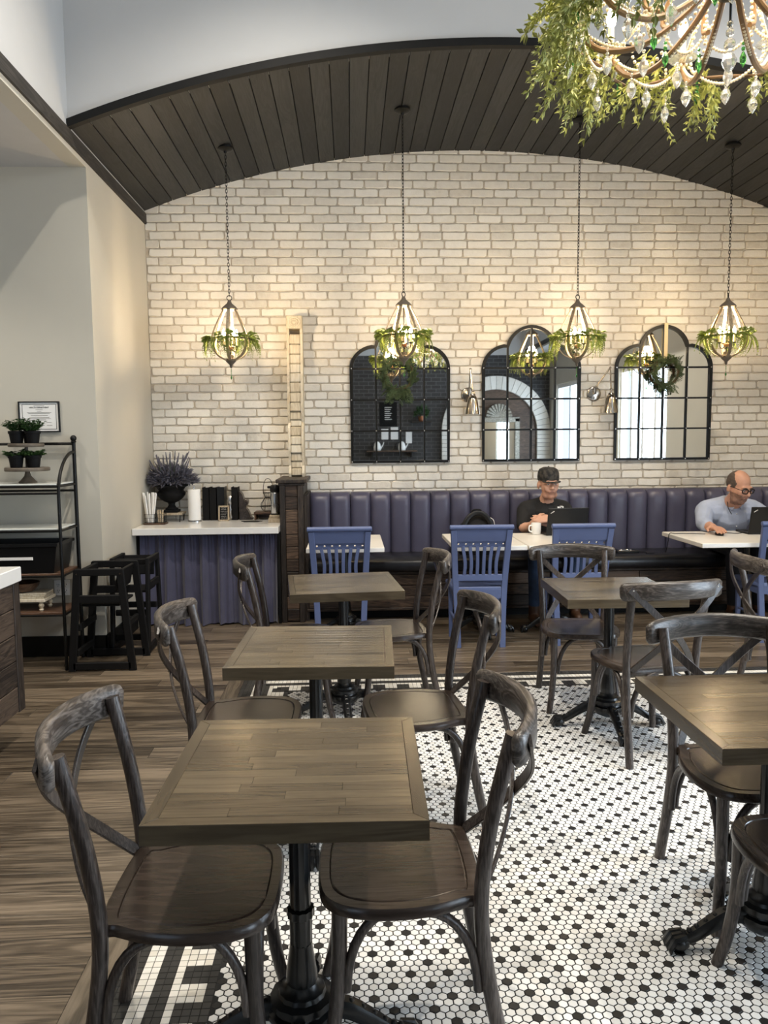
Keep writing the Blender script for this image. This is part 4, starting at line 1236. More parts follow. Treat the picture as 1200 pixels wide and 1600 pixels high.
# riser, urn, lavender
t = thing('riser_stand', 'small wooden riser on black iron legs under the urn', 'stand', (-1.615,6.99,CZ))
MB().rbox((0,0,.072),(.215,.20,.02),.003).build('board', M['palewood'], t, 0)
for sx_ in (-1,1):
    for sy_ in (-1,1): MB().tube([(sx_*.085,sy_*.08,0),(sx_*.090,sy_*.085,.062)], .005, 6).build('leg', M['blackmetal'], t)
t = thing('garden_urn', 'black fluted pedestal urn on the riser', 'urn', (-1.615,6.99,CZ+.082))
MB().rbox((0,0,.012),(.13,.13,.024),.004).build('plinth', M['blackmatte'], t, 0)
MB().lathe([(.055,.024),(.058,.034),(.040,.045),(.028,.065),(.032,.085),(.062,.098),(.100,.125),(.122,.155),(.126,.175),(.112,.190),(.108,.20),(.125,.225),(.150,.238),(.152,.248),(.140,.250),(.10,.235)], 40, flute=.012, fl_n=20).build('bowl', M['blackmatte'], t, 40)
LAV = t = thing('lavender_plant', 'bushy grey-purple lavender with tall flower spikes growing from the black urn', 'plant', (-1.615,6.99,CZ+.31))
rl = random.Random(8); mb = MB(); st = MB(); bl = MB()
for k in range(1000):
    a = rl.uniform(0,2*PI); r_ = .20*math.sqrt(rl.random()); x_, y_ = r_*math.cos(a), r_*math.sin(a)*.85
    d = Vector((x_*5+rl.uniform(-.4,.4), y_*5+rl.uniform(-.4,.4), rl.uniform(.2,1)))
    p = Vector((x_*.8, y_*.8, .02+.12*(1-(r_/.2)**2)*rl.random()))
    leaf(mb, p, d, Vector((rl.uniform(-1,1),rl.uniform(-1,1),1)), rl.uniform(.05,.095), .014)
mb.join(bushball(rl, .165, 1300, .062, .015, .62, -.15), Matrix.Translation((0,0,.045)))
for k in range(34):
    a = rl.uniform(0,2*PI); r_ = rl.uniform(.01,.09); lean = rl.uniform(.05,.55)
    p0_ = Vector((r_*math.cos(a), r_*math.sin(a), .03)); ln = rl.uniform(.17,.29)
    d = Vector((math.cos(a)*lean, math.sin(a)*lean, 1)).normalized(); p1_ = p0_+d*ln
    st.tube([p0_,p1_], .0018, 4)
    for q in range(9): bl.sphere(p1_ - d*.0085*q, (.0065*(.55+.06*q),)*2+(.006,), 5, 3)
    for q in range(7): leaf(mb, p0_ + d*ln*(.1+.08*q), d+Vector((rl.uniform(-.6,.6),rl.uniform(-.6,.6),0)), Vector((1,0,0)), .045, .006)
for b_ in (mb, st, bl):          # the bush is pressed against the end wall and the brick
    b_.v = [(max(x_, -.157), min(y_, .185), z_) for x_, y_, z_ in b_.v]
for nm, b_, mt in (('foliage',mb,M['lavender']),('stems',st,M['lavstem']),('flower_spikes',bl,M['lavender'])):
    o = b_.build(nm, mt, t, 0); o['kind'] = 'stuff'
LAV.scale = (1.22,1.0,1.12)
# paper towels
t = thing('paper_towel_stand', 'paper towel roll standing on a chrome upright holder on the counter', 'paper towel', (-1.400,6.93,CZ))
MB().lathe([(.060,0),(.060,.008),(.02,.012)], 24).build('base', M['steel'], t, 40)
MB().tube([(0,0,.01),(0,0,.315)], .006, 8).sphere((0,0,.318),.010,8,6).build('pole', M['steel'], t)
MB().lathe([(.018,.014),(.055,.014),(.0555,.020),(.0555,.286),(.053,.290),(.018,.290)], 32).build('roll', M['paper'], t, 40)
# binders
for k, (x_, w_, h_, mt) in enumerate([(-1.315,.062,.30,'blackmatte'),(-1.250,.062,.30,'blackmatte'),(-1.180,.070,.302,'blackplastic'),(-1.055,.060,.30,'blackmatte')]):
    lab = ['black binder standing next to the paper towels','black binder second from the paper towels','wide glossy black binder behind the little chalkboard','black binder next to the carved bookend'][k]
    t = thing('binder', lab, 'binder', (x_,7.09,CZ), 0, 'black binders on the counter')
    MB().rbox((0,-.075,h_/2),(w_-.004,.006,h_),.002).build('spine', M[mt], t, 30)
    for s in (-1,1): MB().rbox((s*(w_/2-.004),0,h_/2),(.004,.15,h_),.001).build('cover', M[mt], t, 0)
    MB().bb(-w_/2+.008,w_/2-.008,-.06,.07,.006,h_-.012).build('pages', M['paper'], t, 0)
t = thing('foil_pouch', 'narrow silvery foil pouch leaning on the black binders', 'pouch', (-1.095,6.995,CZ))
mb = MB(); n=10
for s_ in (0,): mb.sweep([(0,.004*math.sin(i*1.3),.02+.20*i/n) for i in range(n+1)], crect(.036,.022,.008), (0,1,0), [(.9+.15*math.sin(i*2.1), .3 if i in (0,n) else 1) for i in range(n+1)])
mb.build('pouch_body', M['steel'], t, 50)
# chalkboard sign
t = thing('chalkboard_sign', 'tiny wood-framed chalkboard with white handwriting leaning on the counter', 'sign', (-1.143,6.93,CZ), 0)
TL = Matrix.Rotation(R(-8),4,'X')
for s in (-1,1): MB().rbox((s*.042,0,.07),(.014,.012,.14),.002).xf(TL).build('frame_side', M['palewood'], t, 0)
for z in (.007,.133): MB().rbox((0,0,z),(.098,.012,.014),.002).xf(TL).build('frame_rail', M['palewood'], t, 0)
MB().bb(-.036,.036,-.002,.004,.012,.13).xf(TL).build('board', M['blackmatte'], t, 0)
mb = MB(); rs2 = random.Random(2)
for i in range(7):
    z = .116-.015*i; x_ = -.028+rs2.uniform(0,.008)
    while x_ < .024:
        l_ = rs2.uniform(.004,.012); mb.tube([(x_,-.003,z),(x_+l_*.3,-.003,z+.005),(x_+l_*.6,-.003,z-.001),(x_+l_,-.003,z+.003)], .0008, 4); x_ += l_+.004
mb.xf(TL).build('handwriting', M['paper'], t, 0)
# carved bookend
t = thing('carved_bookend', 'brown carved wooden corbel bookend on the counter beside the binders', 'bookend', (-1.015,7.06,CZ))
o_ = [(0,0),(.118,0),(.120,.012),(.098,.030),(.092,.055),(.078,.085),(.062,.105),(.066,.130),(.080,.150),(.078,.172),(.060,.182),(.046,.170),(.040,.195),(.028,.235),(.006,.262),(0,.262)]
MB().prism(o_, -.05, .05, Matrix.Rotation(PI/2,4,'X'), bev=.004).build('bracket', M['chair']['Z'], t, 30)
mb = MB()
for c_, r_ in (((.030,.050),.022),((.055,.030),.016),((.028,.115),.016),((.058,.070),.012),((.062,.160),.010)):
    mb.tube([(c_[0]+r_*math.cos(q/10*5.2), -.052, c_[1]+r_*math.sin(q/10*5.2)) for q in range(11)], .0035, 5)
mb.build('carving', M['chair']['Z'], t, 40)
# mat, wood block, thermos, wire basket
o = MB().prism([(.085*math.cos(a)*(1+.16*math.sin(5*a)), .05*math.sin(a)*(1+.16*math.sin(5*a+1))) for a in [2*PI*k/40 for k in range(40)]], 0, .004).build('scalloped_mat', M['blackmatte'], None, 30, (-.885,6.86,CZ))
tag(o, 'flat black scalloped mat lying on the counter', 'mat')
t = thing('wooden_riser', 'brown wooden riser box against the brick under the wire basket', 'riser', (-.775,7.07,CZ))
MB().rbox((0,0,.062),(.21,.18,.018),.002).build('top', M['walnut'], t, 0)
for s in (-1,1): MB().rbox((s*.094,0,.027),(.016,.17,.052),.002).build('side', M['walnut'], t, 0)
MB().rbox((0,.07,.03),(.17,.012,.045),.002).build('back', M['walnut'], t, 0)
t = thing('wire_pear_basket', 'black wire pear-shaped basket with a looped handle on the riser', 'basket', (-.755,7.06,CZ+.071))
pr = [(.035,.0),(.058,.018),(.070,.045),(.066,.075),(.046,.105),(.030,.130),(.034,.150),(.048,.172)]
for k in range(12):
    a = 2*PI*k/12; MB().tube([(r_*math.cos(a),r_*math.sin(a),z) for r_, z in pr], .0017, 4).build('wire', M['blackmetal'], t, 60)
for r_, z in ((.035,0),(.069,.05),(.030,.130),(.048,.172)):
    MB().tube([(r_*math.cos(2*PI*k/20),r_*math.sin(2*PI*k/20),z) for k in range(20)], .0025, 5, closed=True).build('hoop', M['blackmetal'], t, 60)
MB().tube([(.044*math.cos(PI*k/14),0,.172+.13*math.sin(PI*k/14)**.7) for k in range(15)], .003, 6).build('handle', M['blackmetal'], t, 60)
t = thing('wood_block', 'light wooden block by the dark post under the steel flask', 'block', (-.672,6.80,CZ))
MB().rbox((0,0,.020),(.105,.13,.040),.003).build('block', M['walnut2'] if 'walnut2' in M else M['palewood'], t, 0)
MB().rbox((0,.01,.052),(.09,.11,.024),.003).build('upper_block', M['palewood'], t, 0)
t = thing('steel_flask', 'stainless steel flask with black pump lid beside the dark post', 'flask', (-.668,6.82,CZ+.064))
MB().lathe([(.040,0),(.042,.004),(.042,.185),(.036,.20),(.030,.205)], 28).build('body', M['steel'], t, 40)
MB().lathe([(.043,-.0),(.0435,.012)], 28).build('base_ring', M['blackplastic'], t, 40)
MB().lathe([(.038,.198),(.044,.205),(.046,.235),(.034,.262),(.014,.268)], 24).rbox((-.03,-.02,.245),(.07,.03,.022),.006).build('lid', M['blackplastic'], t, 40)
MB().tube([(0,.040,.19),(0,.068,.18),(0,.070,.09),(0,.042,.06)], .007, 8).build('handle', M['blackplastic'], t, 60)

# ------------------------------------------------------------------ baker's rack
RX0, RX1, RYF, RYB = -2.98, -1.972, 5.27, 5.60
t = thing('bakers_rack', "black tubular baker's rack with glass and wooden shelves against the wall", 'shelf rack', (RX1,RYB,0))
def lr(mb): return mb.xf(Matrix.Translation((-RX1,-RYB,0)))
for x_ in (RX0, RX1):
    lr(MB().tube([(x_,RYB,0),(x_,RYB,1.575)], .013, 10)).build('rear_post', M['blackmetal'], t)
    lr(MB().sphere((x_,RYB,1.595),.023,10,7).lathe([(.017,1.565),(.020,1.572),(.013,1.58)], 12, (x_,RYB,0))).build('finial', M['blackmetal'], t)
    lr(MB().tube([(x_,RYF,0),(x_,RYF,1.20)] + [(x_, RYF+(RYB-RYF)*(1-math.cos(a)), 1.20+.30*math.sin(a)) for a in [PI/2*k/8 for k in range(1,9)]], .011, 10)).build('front_post', M['blackmetal'], t)
lr(MB().tube([(RX0,RYB,1.557),(RX1,RYB,1.557)], .010, 8)).build('top_bar', M['blackmetal'], t)
M['glassshelf'] = plain('frosted_glass_shelf', (.72,.74,.70), .15)
for z, kind in ((1.288,'g'),(.985,'g'),(.675,'w'),(.405,'w')):
    lr(MB().tube([(RX0,RYF,z-.018),(RX1,RYF,z-.018)],.009,8).tube([(RX0,RYB,z-.018),(RX1,RYB,z-.018)],.009,8)
       .tube([(RX0,RYF,z-.018),(RX0,RYB,z-.018)],.008,8).tube([(RX1,RYF,z-.018),(RX1,RYB,z-.018)],.008,8)).build('shelf_frame', M['blackmetal'], t)
    if z > 1: lr(MB().tube([(RX0,RYF,z-.065),(RX1,RYF,z-.065)],.008,8).tube([(RX0,RYB,z-.065),(RX1,RYB,z-.065)],.008,8)).build('lower_rail', M['blackmetal'], t)
    if kind == 'g': lr(MB().rbox(((RX0+RX1)/2,(RYF+RYB)/2,z-.005),(RX1-RX0-.03,RYB-RYF-.01,.010),.002)).build('glass_shelf', M['glassshelf'], t, 0)
    else: lr(MB().rbox(((RX0+RX1)/2,(RYF+RYB)/2-.005,z-.009),(RX1-RX0-.02,RYB-RYF,.020),.002)).build('wood_shelf', M['walnut'], t, 0)
# two-tier plant stand
t = thing('tiered_stand', 'two-tier grey wooden cake stand holding potted plants on the top rack shelf', 'stand', (-2.235,5.43,1.288))
MB().lathe([(.058,0),(.060,.008),(.048,.018),(.022,.05),(.014,.085)], 24).build('pedestal', M['rib_grey'], t, 40)
MB().lathe([(.030,.080),(.143,.083),(.146,.088),(.146,.104),(.143,.108)], 36).build('lower_tier', M['rib_grey'], t, 40)
MB().tube([(0,0,.1),(0,0,.25)], .011, 10).build('post', M['rib_grey'], t)
MB().lathe([(.03,.248),(.113,.250),(.116,.254),(.116,.270),(.113,.273)], 36).build('upper_tier', M['rib_grey'], t, 40)
def potted(x_, y_, z_, lab, grp, seed, hs=1.0):
    rr = random.Random(seed)
    t = thing('potted_plant', lab, 'potted plant', (x_,y_,z_), 0, grp); t.scale = (1.08,1.08,1.08)
    MB().lathe([(.034,0),(.036,.004),(.044,.060),(.048,.062),(.050,.078),(.046,.080),(.043,.070)], 24).build('pot', M['blackmatte'], t, 40)
    MB().lathe([(.045,.070),(.0,.074)], 16).build('soil', M['twig'], t, 0)
    mb = MB(); st = MB()
    for k in range(30):
        a = rr.uniform(0,6.28); d = Vector((math.cos(a)*rr.uniform(.2,1.3), math.sin(a)*rr.uniform(.2,1.3), hs)).normalized()
        ln = rr.uniform(.05,.095)*(.45+.55*hs); b_ = Vector((.018*math.cos(a),.018*math.sin(a),.07)); st.tube([b_, b_+d*ln], .0013, 4)
        for q in range(9):
            p_ = b_+d*ln*(.25+.75*q/8); aa = rr.uniform(0,6.28)
            leaf(mb, p_, Vector((math.cos(aa),math.sin(aa),rr.uniform(-.1,.6*hs*hs))), Vector((0,0,1)), rr.uniform(.020,.032), .019)
    o = mb.build('leaves', M['leaf'], t, 0); o['kind'] = 'stuff'
    st.build('stems', M['leaf'], t, 0)
zl, zu = 1.288+.108, 1.288+.273
GL, GU = 'potted plants on the lower tier', 'potted plants on the upper tier'
for i, (x_, y_) in enumerate([(-2.285,5.375),(-2.172,5.385),(-2.225,5.50)]): potted(x_, y_, zl, 'small leafy green plant in a black pot on the lower tier of the stand', GL, 30+i, .38)
for i, (x_, y_) in enumerate([(-2.2935,5.42),(-2.180,5.41),(-2.238,5.510)]): potted(x_, y_, zu, 'small leafy green plant in a black pot on the upper tier of the stand', GU, 40+i)
# bin, riser, bowl
t = thing('black_bin', 'black plastic storage bin with a white label strip on a rack shelf', 'bin', (-2.372,5.42,.676))
ou = [(-.37,-.155),(.37,-.155),(.37,.155),(-.37,.155)]
mb = MB(); n4 = 4
rings = [[(x_*.92,y_*.9,0) for x_,y_ in ou],[(x_,y_,.185) for x_,y_ in ou],[(x_*1.03,y_*1.06,.187) for x_,y_ in ou],[(x_*1.03,y_*1.06,.207) for x_,y_ in ou],[(x_*.98,y_*.95,.207) for x_,y_ in ou],[(x_*.90,y_*.86,.012) for x_,y_ in ou]]
vs = [p for r_ in rings for p in r_]; fs = [(3,2,1,0)]
for i in range(5):
    for k in range(4): l_ = (k+1)%4; fs.append((i*4+k,i*4+l_,(i+1)*4+l_,(i+1)*4+k))
fs.append((20,21,22,23))
mb.add(vs, fs).build('tub', M['blackplastic'], t, 0)
MB().rbox((0,-.1535,.105),(.42,.003,.020),.001).xf(Matrix.Identity(4)).build('label_strip', M['paper'], t, 0)
t = thing('footed_board', 'whitewashed footed serving board on the lowest rack shelf', 'board', (-2.27,5.40,.406))
MB().rbox((0,0,.078),(.32,.20,.022),.003).build('board', M['whitewood'] if 'whitewood' in M else M['corbel'], t, 0)
for sx_ in (-1,1):
    for sy_ in (-1,1): MB().lathe([(.010,0),(.016,.012),(.010,.020),(.018,.034),(.019,.044),(.011,.054),(.017,.060),(.017,.067)], 14, (sx_*.125,sy_*.075,0)).build('foot', M['corbel'], t, 40)
for k in range(3):
    o = MB().rbox((0,0,.006),(.26-.02*k,.17,.012),.002).build('pale_board', M['corbel'], None, 0, (-2.25+.012*k,5.40,.495+.0122*k)); o.rotation_euler = (0,0,.06*k-.04)
    tag(o, 'thin pale wooden board stacked on the footed serving board', 'board', 'pale boards under the wooden bowl')
o = MB().lathe([(.045,0),(.075,.012),(.100,.045),(.106,.066),(.100,.068),(.090,.046),(.066,.018),(.0,.014)], 32).build('wooden_bowl', M['walnut'], None, 50, (-2.285,5.39,.532))
tag(o, 'round brown wooden bowl on the stacked pale boards', 'bowl')
# certificate, outlet
t = thing('framed_certificate', 'black-framed white certificate hung on the wall above the rack', 'certificate', (-2.215,YE-.001,1.75))
for s in (-1,1):
    MB().rbox((s*.140,-.008,0),(.010,.016,.218),.002).build('frame_side', M['blackmetal'], t, 0)
    MB().rbox((0,-.008,s*.105),(.29,.016,.008),.002).build('frame_rail', M['blackmetal'], t, 0)
MB().bb(-.136,.136,-.007,-.002,-.102,.102).build('paper', M['paper'], t, 0)
mb = MB()
for s in (-1,1): mb.bb(s*.118-.0015,s*.118+.0015,-.008,-.007,-.088,.088).bb(-.118,.118,-.008,-.007,s*.088-.0015,s*.088+.0015)
mb.build('printed_border', M['blackmatte'], t, 0)
# illegible small print is set as lines; the heading as words
def text(body, size, loc_, rot_, mat, parent, name='lettering', ext=.0004):
    c = bpy.data.curves.new(name, 'FONT'); c.body = body; c.size = size; c.align_x = 'CENTER'; c.align_y = 'CENTER'; c.extrude = ext
    o = bpy.data.objects.new(name, c); COL.objects.link(o)
    dg = bpy.context.evaluated_depsgraph_get(); me = bpy.data.meshes.new_from_object(o.evaluated_get(dg))
    bpy.data.objects.remove(o); me.materials.clear(); me.materials.append(mat)
    o = bpy.data.objects.new(name, me); COL.objects.link(o); o.location = loc_; o.rotation_euler = rot_; o.parent = parent
    return o
text('HEALTH DEPARTMENT', .0135, (0,-.0085,.066), (PI/2,0,0), M['blackmatte'], t)
mb = MB()
for z, w_ in ((.079,.075),(.052,.05),(.040,.03),(.030,.17),(.023,.15),(.008,.12),(-.006,.14),(-.013,.16),(-.022,.09)): mb.bb(-w_/2,w_/2,-.0082,-.007,z-.001,z+.001)
mb.bb(.045,.085,-.0082,-.007,-.041,-.039).bb(.05,.088,-.0082,-.007,-.062,-.060).build('small_print', M['rib_grey'], t, 0)
t = thing('power_outlet', 'white double wall outlet with four sockets behind the rack', 'outlet', (-2.115,YE-.001,.51))
MB().rbox((0,-.004,0),(.112,.008,.114),.003).build('cover_plate', M['white'], t, 0)
for sx_ in (-1,1):
    for sz in (-1,1):
        MB().rbox((sx_*.026,-.009,sz*.022),(.034,.004,.030),.003).build('socket', M['paper'], t, 0)
        MB().bb(sx_*.026-.008,sx_*.026-.005,-.0118,-.011,sz*.022-.002,sz*.022+.008).bb(sx_*.026+.005,sx_*.026+.008,-.0118,-.011,sz*.022-.002,sz*.022+.008).lathe([(.003,0),(.003,.001)],8,(sx_*.026,-.0108,sz*.022-.009),Matrix.Rotation(PI/2,3,'X')).build('slots', M['blackmatte'], t, 0)

# ------------------------------------------------------------------ high chairs
def highchair(x_, y_, rz, lab, wd=.49, dp=.36):
    t = thing('high_chair', lab, 'high chair', (x_,y_,0), rz, 'black wooden high chairs')
    m = M['blackmatte']
    for s in (-1,1):
        yy = s*dp/2
        for q in (-1,1):
            MB().sweep([(q*(wd/2-.022),yy,0),(q*(wd/2-.085),yy,.70)], crect(.026,.050,.004), (1,0,0)).build('leg', m, t, 0)
            MB().lathe([(.006,0),(.006,.002)], 8, (q*(wd/2-.082),yy-.015 if s < 0 else yy+.015,.675), Matrix.Rotation(PI/2,3,'X')).build('bolt', M['steel'], t, 0)
        MB().rbox((0,yy,.685),(wd-.13,.028,.048),.004).build('arm_rail', m, t, 0)
        MB().rbox((0,yy,.50),(wd-.125,.024,.055),.004).build('side_rail', m, t, 0)
        MB().rbox((0,yy,.035),(wd-.06,.026,.050),.004).build('foot_rail', m, t, 0)
    MB().rbox((0,0,.455),(wd-.20,dp-.03,.018),.003).build('seat', m, t, 0)
    for q, z in ((-1,.30),(1,.30),(-1,.12)):
        MB().rbox((q*(wd/2-.04-.085*z/.7),0,z),(.022,dp-.03,.045),.004).build('cross_rail', m, t, 0)
    MB().rbox((wd/2-.11,0,.62),(.020,dp-.03,.15),.004,Matrix.Rotation(R(12),3,'Y')).build('back_panel', m, t, 0)
    MB().rbox((-wd/2+.10,0,.68),(.030,dp-.03,.040),.004).build('front_bar', m, t, 0)
highchair(-1.718,5.42,0,'black wooden high chair with bolted A-frame sides in front of the rack', .455)
highchair(-1.642,5.85,R(90),'black wooden high chair behind the other, against the end wall beside the blue curtain', .44, .26)

# ------------------------------------------------------------------ island
t = thing('service_island', 'dark plank-sided island with a thick white slab top at the edge of the room', 'counter', (-2.5,3.3,0))
def li(mb): return mb.xf(Matrix.Translation((2.5,-3.3,0)))
IX, IY0, IY1 = -1.745, 2.55, 4.05
li(MB().rbox((-2.515,3.30,.882),(1.57,1.52,.076),.004)).build('slab_top', M['whitetop2'], t, 30)
li(MB().bb(-3.28,IX-.02,IY0,IY1-.02,.16,.842)).build('carcass', M['black_trim'], t, 0)
li(MB().bb(-3.25,IX-.11,IY0+.06,IY1-.10,0,.16)).build('toe_kick', M['rib_grey'], t, 0)
for k in range(5):
    z = .232+.1365*k
    li(MB().rbox((IX-.012,(IY0+IY1)/2-.03,z),(.022,IY1-IY0-.07,.132),.003)).build('side_plank', M['darkwood_y'], t, 0)
    li(MB().rbox((-2.51,IY1-.012,z),(1.44,.022,.132),.003)).build('end_plank', M['darkwood'], t, 0)
li(MB().rbox((IX-.010,IY1-.035,.502),(.030,.07,.68),.003)).build('corner_stile', M['darkwood_z'], t, 0)

# ------------------------------------------------------------------ table-top and bench things
t = thing('white_mug', 'white ceramic mug on the booth table beside the open laptop', 'mug', (1.555,6.36,.762), R(200))
MB().lathe([(.030,0),(.038,.004),(.041,.03),(.041,.094),(.039,.096),(.037,.092),(.037,.010),(.0,.008)], 28).build('cup', M['white'], t, 50)
MB().tube(smoothpath([(.039,0,.078),(.066,0,.072),(.068,0,.035),(.039,0,.022)],4), .006, 8).build('handle', M['white'], t)
def laptop(x_, y_, rz, lab, w_=.345):
    t = thing('laptop', lab, 'laptop', (x_,y_,.762), rz, 'black laptops')
    MB().rbox((0,.115,.009),(w_,.235,.018),.004).build('base', M['blackplastic'], t, 30)
    MB().bb(-w_/2+.02,w_/2-.02,.05,.17,.0181,.0190).build('keyboard', M['blackmatte'], t, 0)
    RX_ = Matrix.Translation((0,0,.014)) @ Matrix.Rotation(R(12),4,'X')
    lid = MB().rbox((0,-.004,.112),(w_,.010,.222),.004).xf(RX_).build('lid', M['blackplastic'], t, 30)
    MB().bb(-w_/2+.012,w_/2-.012,.0012,.0018,.02,.215).xf(RX_).build('screen', plain('laptop_screen',(.05,.06,.08),.2,emit=(.5,.6,.8),estr=.5), t, 0)
    MB().rbox((-w_/2+.036,-.0092,.190),(.036,.0012,.008),.0005,Matrix.Rotation(R(-32),3,'Y')).xf(RX_).build('badge', M['steel'], lid, 0)
    return t
laptop(1.785,6.26,R(4),'open black laptop on the booth table in front of the man in the black cap')
laptop(3.435,6.13,R(-3),'open black laptop in front of the person in the light blue shirt')
t = thing('computer_mouse', 'black computer mouse under the hand of the man in the light shirt', 'mouse', (3.012,6.12,.762))
MB().sphere((0,0,.010),(.030,.052,.022),14,8).build('shell', M['blackplastic'], t, 60)
MB().rbox((0,-.028,.030),(.006,.014,.006),.002).build('wheel', M['blackmatte'], t, 30)
c_ = MB().tube(smoothpath([(3.04,6.16,.768),(3.12,6.24,.766),(3.20,6.20,.766),(3.27,6.23,.768)],6), .003, 6).build('mouse_cord', M['blackmatte'], None, 60)
tag(c_, 'thin black cord running from the mouse to the laptop', 'cord')
c_ = MB().tube(smoothpath([(2.93,6.19,.766),(2.80,6.24,.766),(2.70,6.25,.766),(2.652,6.25,.765),(2.647,6.26,.70),(2.646,6.30,.60)],6), .003, 6).build('charging_cord', M['blackmatte'], None, 60)
tag(c_, 'thin black cord hanging over the corner of the white table', 'cord')
t = thing('backpack', 'black backpack slumped on the booth seat behind the blue chair', 'backpack', (1.12,6.78,.54))
mb = MB(); n = 12
mb.sweep([(0,0,.0+.375*i/n) for i in range(n+1)], crect(.30,.19,.06), (0,1,0), [(1.0+.06*math.sin(i*.9) if i < 9 else 1.0-.19*(i-8), (1.0 if i < 9 else 1.0-.20*(i-8))) for i in range(n+1)])
mb.build('body', M['blackmatte'], t, 60)
MB().sweep(smoothpath([(-.14,-.09,.05),(-.145,-.10,.20),(-.09,-.085,.33),(0,-.075,.375),(.08,-.085,.335),(.14,-.10,.20),(.14,-.09,.05)],4), crect(.045,.012,.004), (0,1,0)).build('strap', M['blackplastic'], t, 50)
MB().tube(smoothpath([(-.05,0,.36),(-.03,-.01,.395),(.03,-.01,.395),(.05,0,.36)],4), .008, 8).build('handle', M['blackmatte'], t)
MB().tube(smoothpath([(.10,-.05,.335),(.14,-.06,.31),(.155,-.06,.25)],4), .004, 6).build('piping', M['paper'], t)
t = thing('power_bank', 'small black charger with a grey top lying on the booth seat', 'charger', (2.46,6.72,.542))
MB().rbox((0,0,.011),(.20,.11,.022),.005).build('case', M['blackplastic'], t, 30)
MB().rbox((-.02,0,.025),(.12,.07,.006),.002).build('top_plate', M['steel'], t, 30)
c_ = MB().tube(smoothpath([(2.56,6.70,.550),(2.62,6.66,.548),(2.60,6.60,.548),(2.67,6.60,.548)],5), .003, 6).build('charger_cord', M['blackmatte'], None, 60)
tag(c_, 'short black cord of the charger on the booth seat', 'cord')
t = thing('base_outlet', 'black horizontal outlet plate in the wood base of the booth', 'outlet', (1.96,6.582,.375))
MB().rbox((0,-.003,0),(.12,.008,.030),.003).build('plate', M['blackplastic'], t, 0)
for s in (-1,1): MB().rbox((s*.03,-.008,0),(.034,.003,.022),.002).build('socket', M['blackmatte'], t, 0)
# ------------------------------------------------------------------ people
M['skin'] = plain('skin', sr('CF9F86'), .5, noise=.08, nscale=14)
M['skin2'] = plain('skin_ruddy', sr('C8957B'), .48, noise=.08, nscale=14)
M['tee'] = plain('black_tee', (.008,.008,.009), .85, noise=.2, nscale=9, bumpv=.1)
M['shirt'] = plain('light_blue_shirt', sr('A9B3C9'), .8, noise=.07, nscale=11, bumpv=.9)
M['jeans'] = plain('blue_denim', (.020,.040,.085), .85, noise=.3, nscale=14)
M['pants'] = plain('dark_trousers', (.012,.014,.020), .85)
M['boots'] = plain('brown_leather', (.075,.032,.014), .5, noise=.3)
M['hair'] = plain('short_dark_hair', (.045,.031,.024), .7, noise=.3, nscale=60)
M['hair2'] = plain('cropped_brown_hair', (.085,.062,.050), .75, noise=.3, nscale=60)
M['beard'] = plain('stubble_skin', sr('8E6A58'), .65, noise=.25, nscale=60)
M['camo'] = None
m_, nt_, b_ = newmat('dark_camo_cap'); v_ = N(nt_,'ShaderNodeTexNoise'); v_.inputs['Scale'].default_value = 26; tc_ = N(nt_,'ShaderNodeTexCoord')
L(nt_, tc_.outputs['Object'], v_.inputs['Vector']); L(nt_, ramp(nt_, v_.outputs['Fac'], [(.42,(.010,.010,.010)),(.50,(.030,.027,.024)),(.58,(.055,.048,.040))]), b_.inputs['Base Color']); b_.inputs['Roughness'].default_value = .85
M['camo'] = m_
def sdf_caps(P_, a, b, ra, rb):
    a, b = np.array(a), np.array(b); ab = b-a
    h = np.clip(((P_-a)@ab)/(ab@ab+1e-12), 0, 1)
    return np.linalg.norm(P_-a-h[:,None]*ab, axis=1) - (ra+(rb-ra)*h)
def sdf_ell(P_, c, r_, Rm):
    q = (P_-np.array(c))@np.array(Rm) ; r_ = np.array(r_)
    k = np.linalg.norm(q/r_, axis=1); return (k-1)*r_.min()
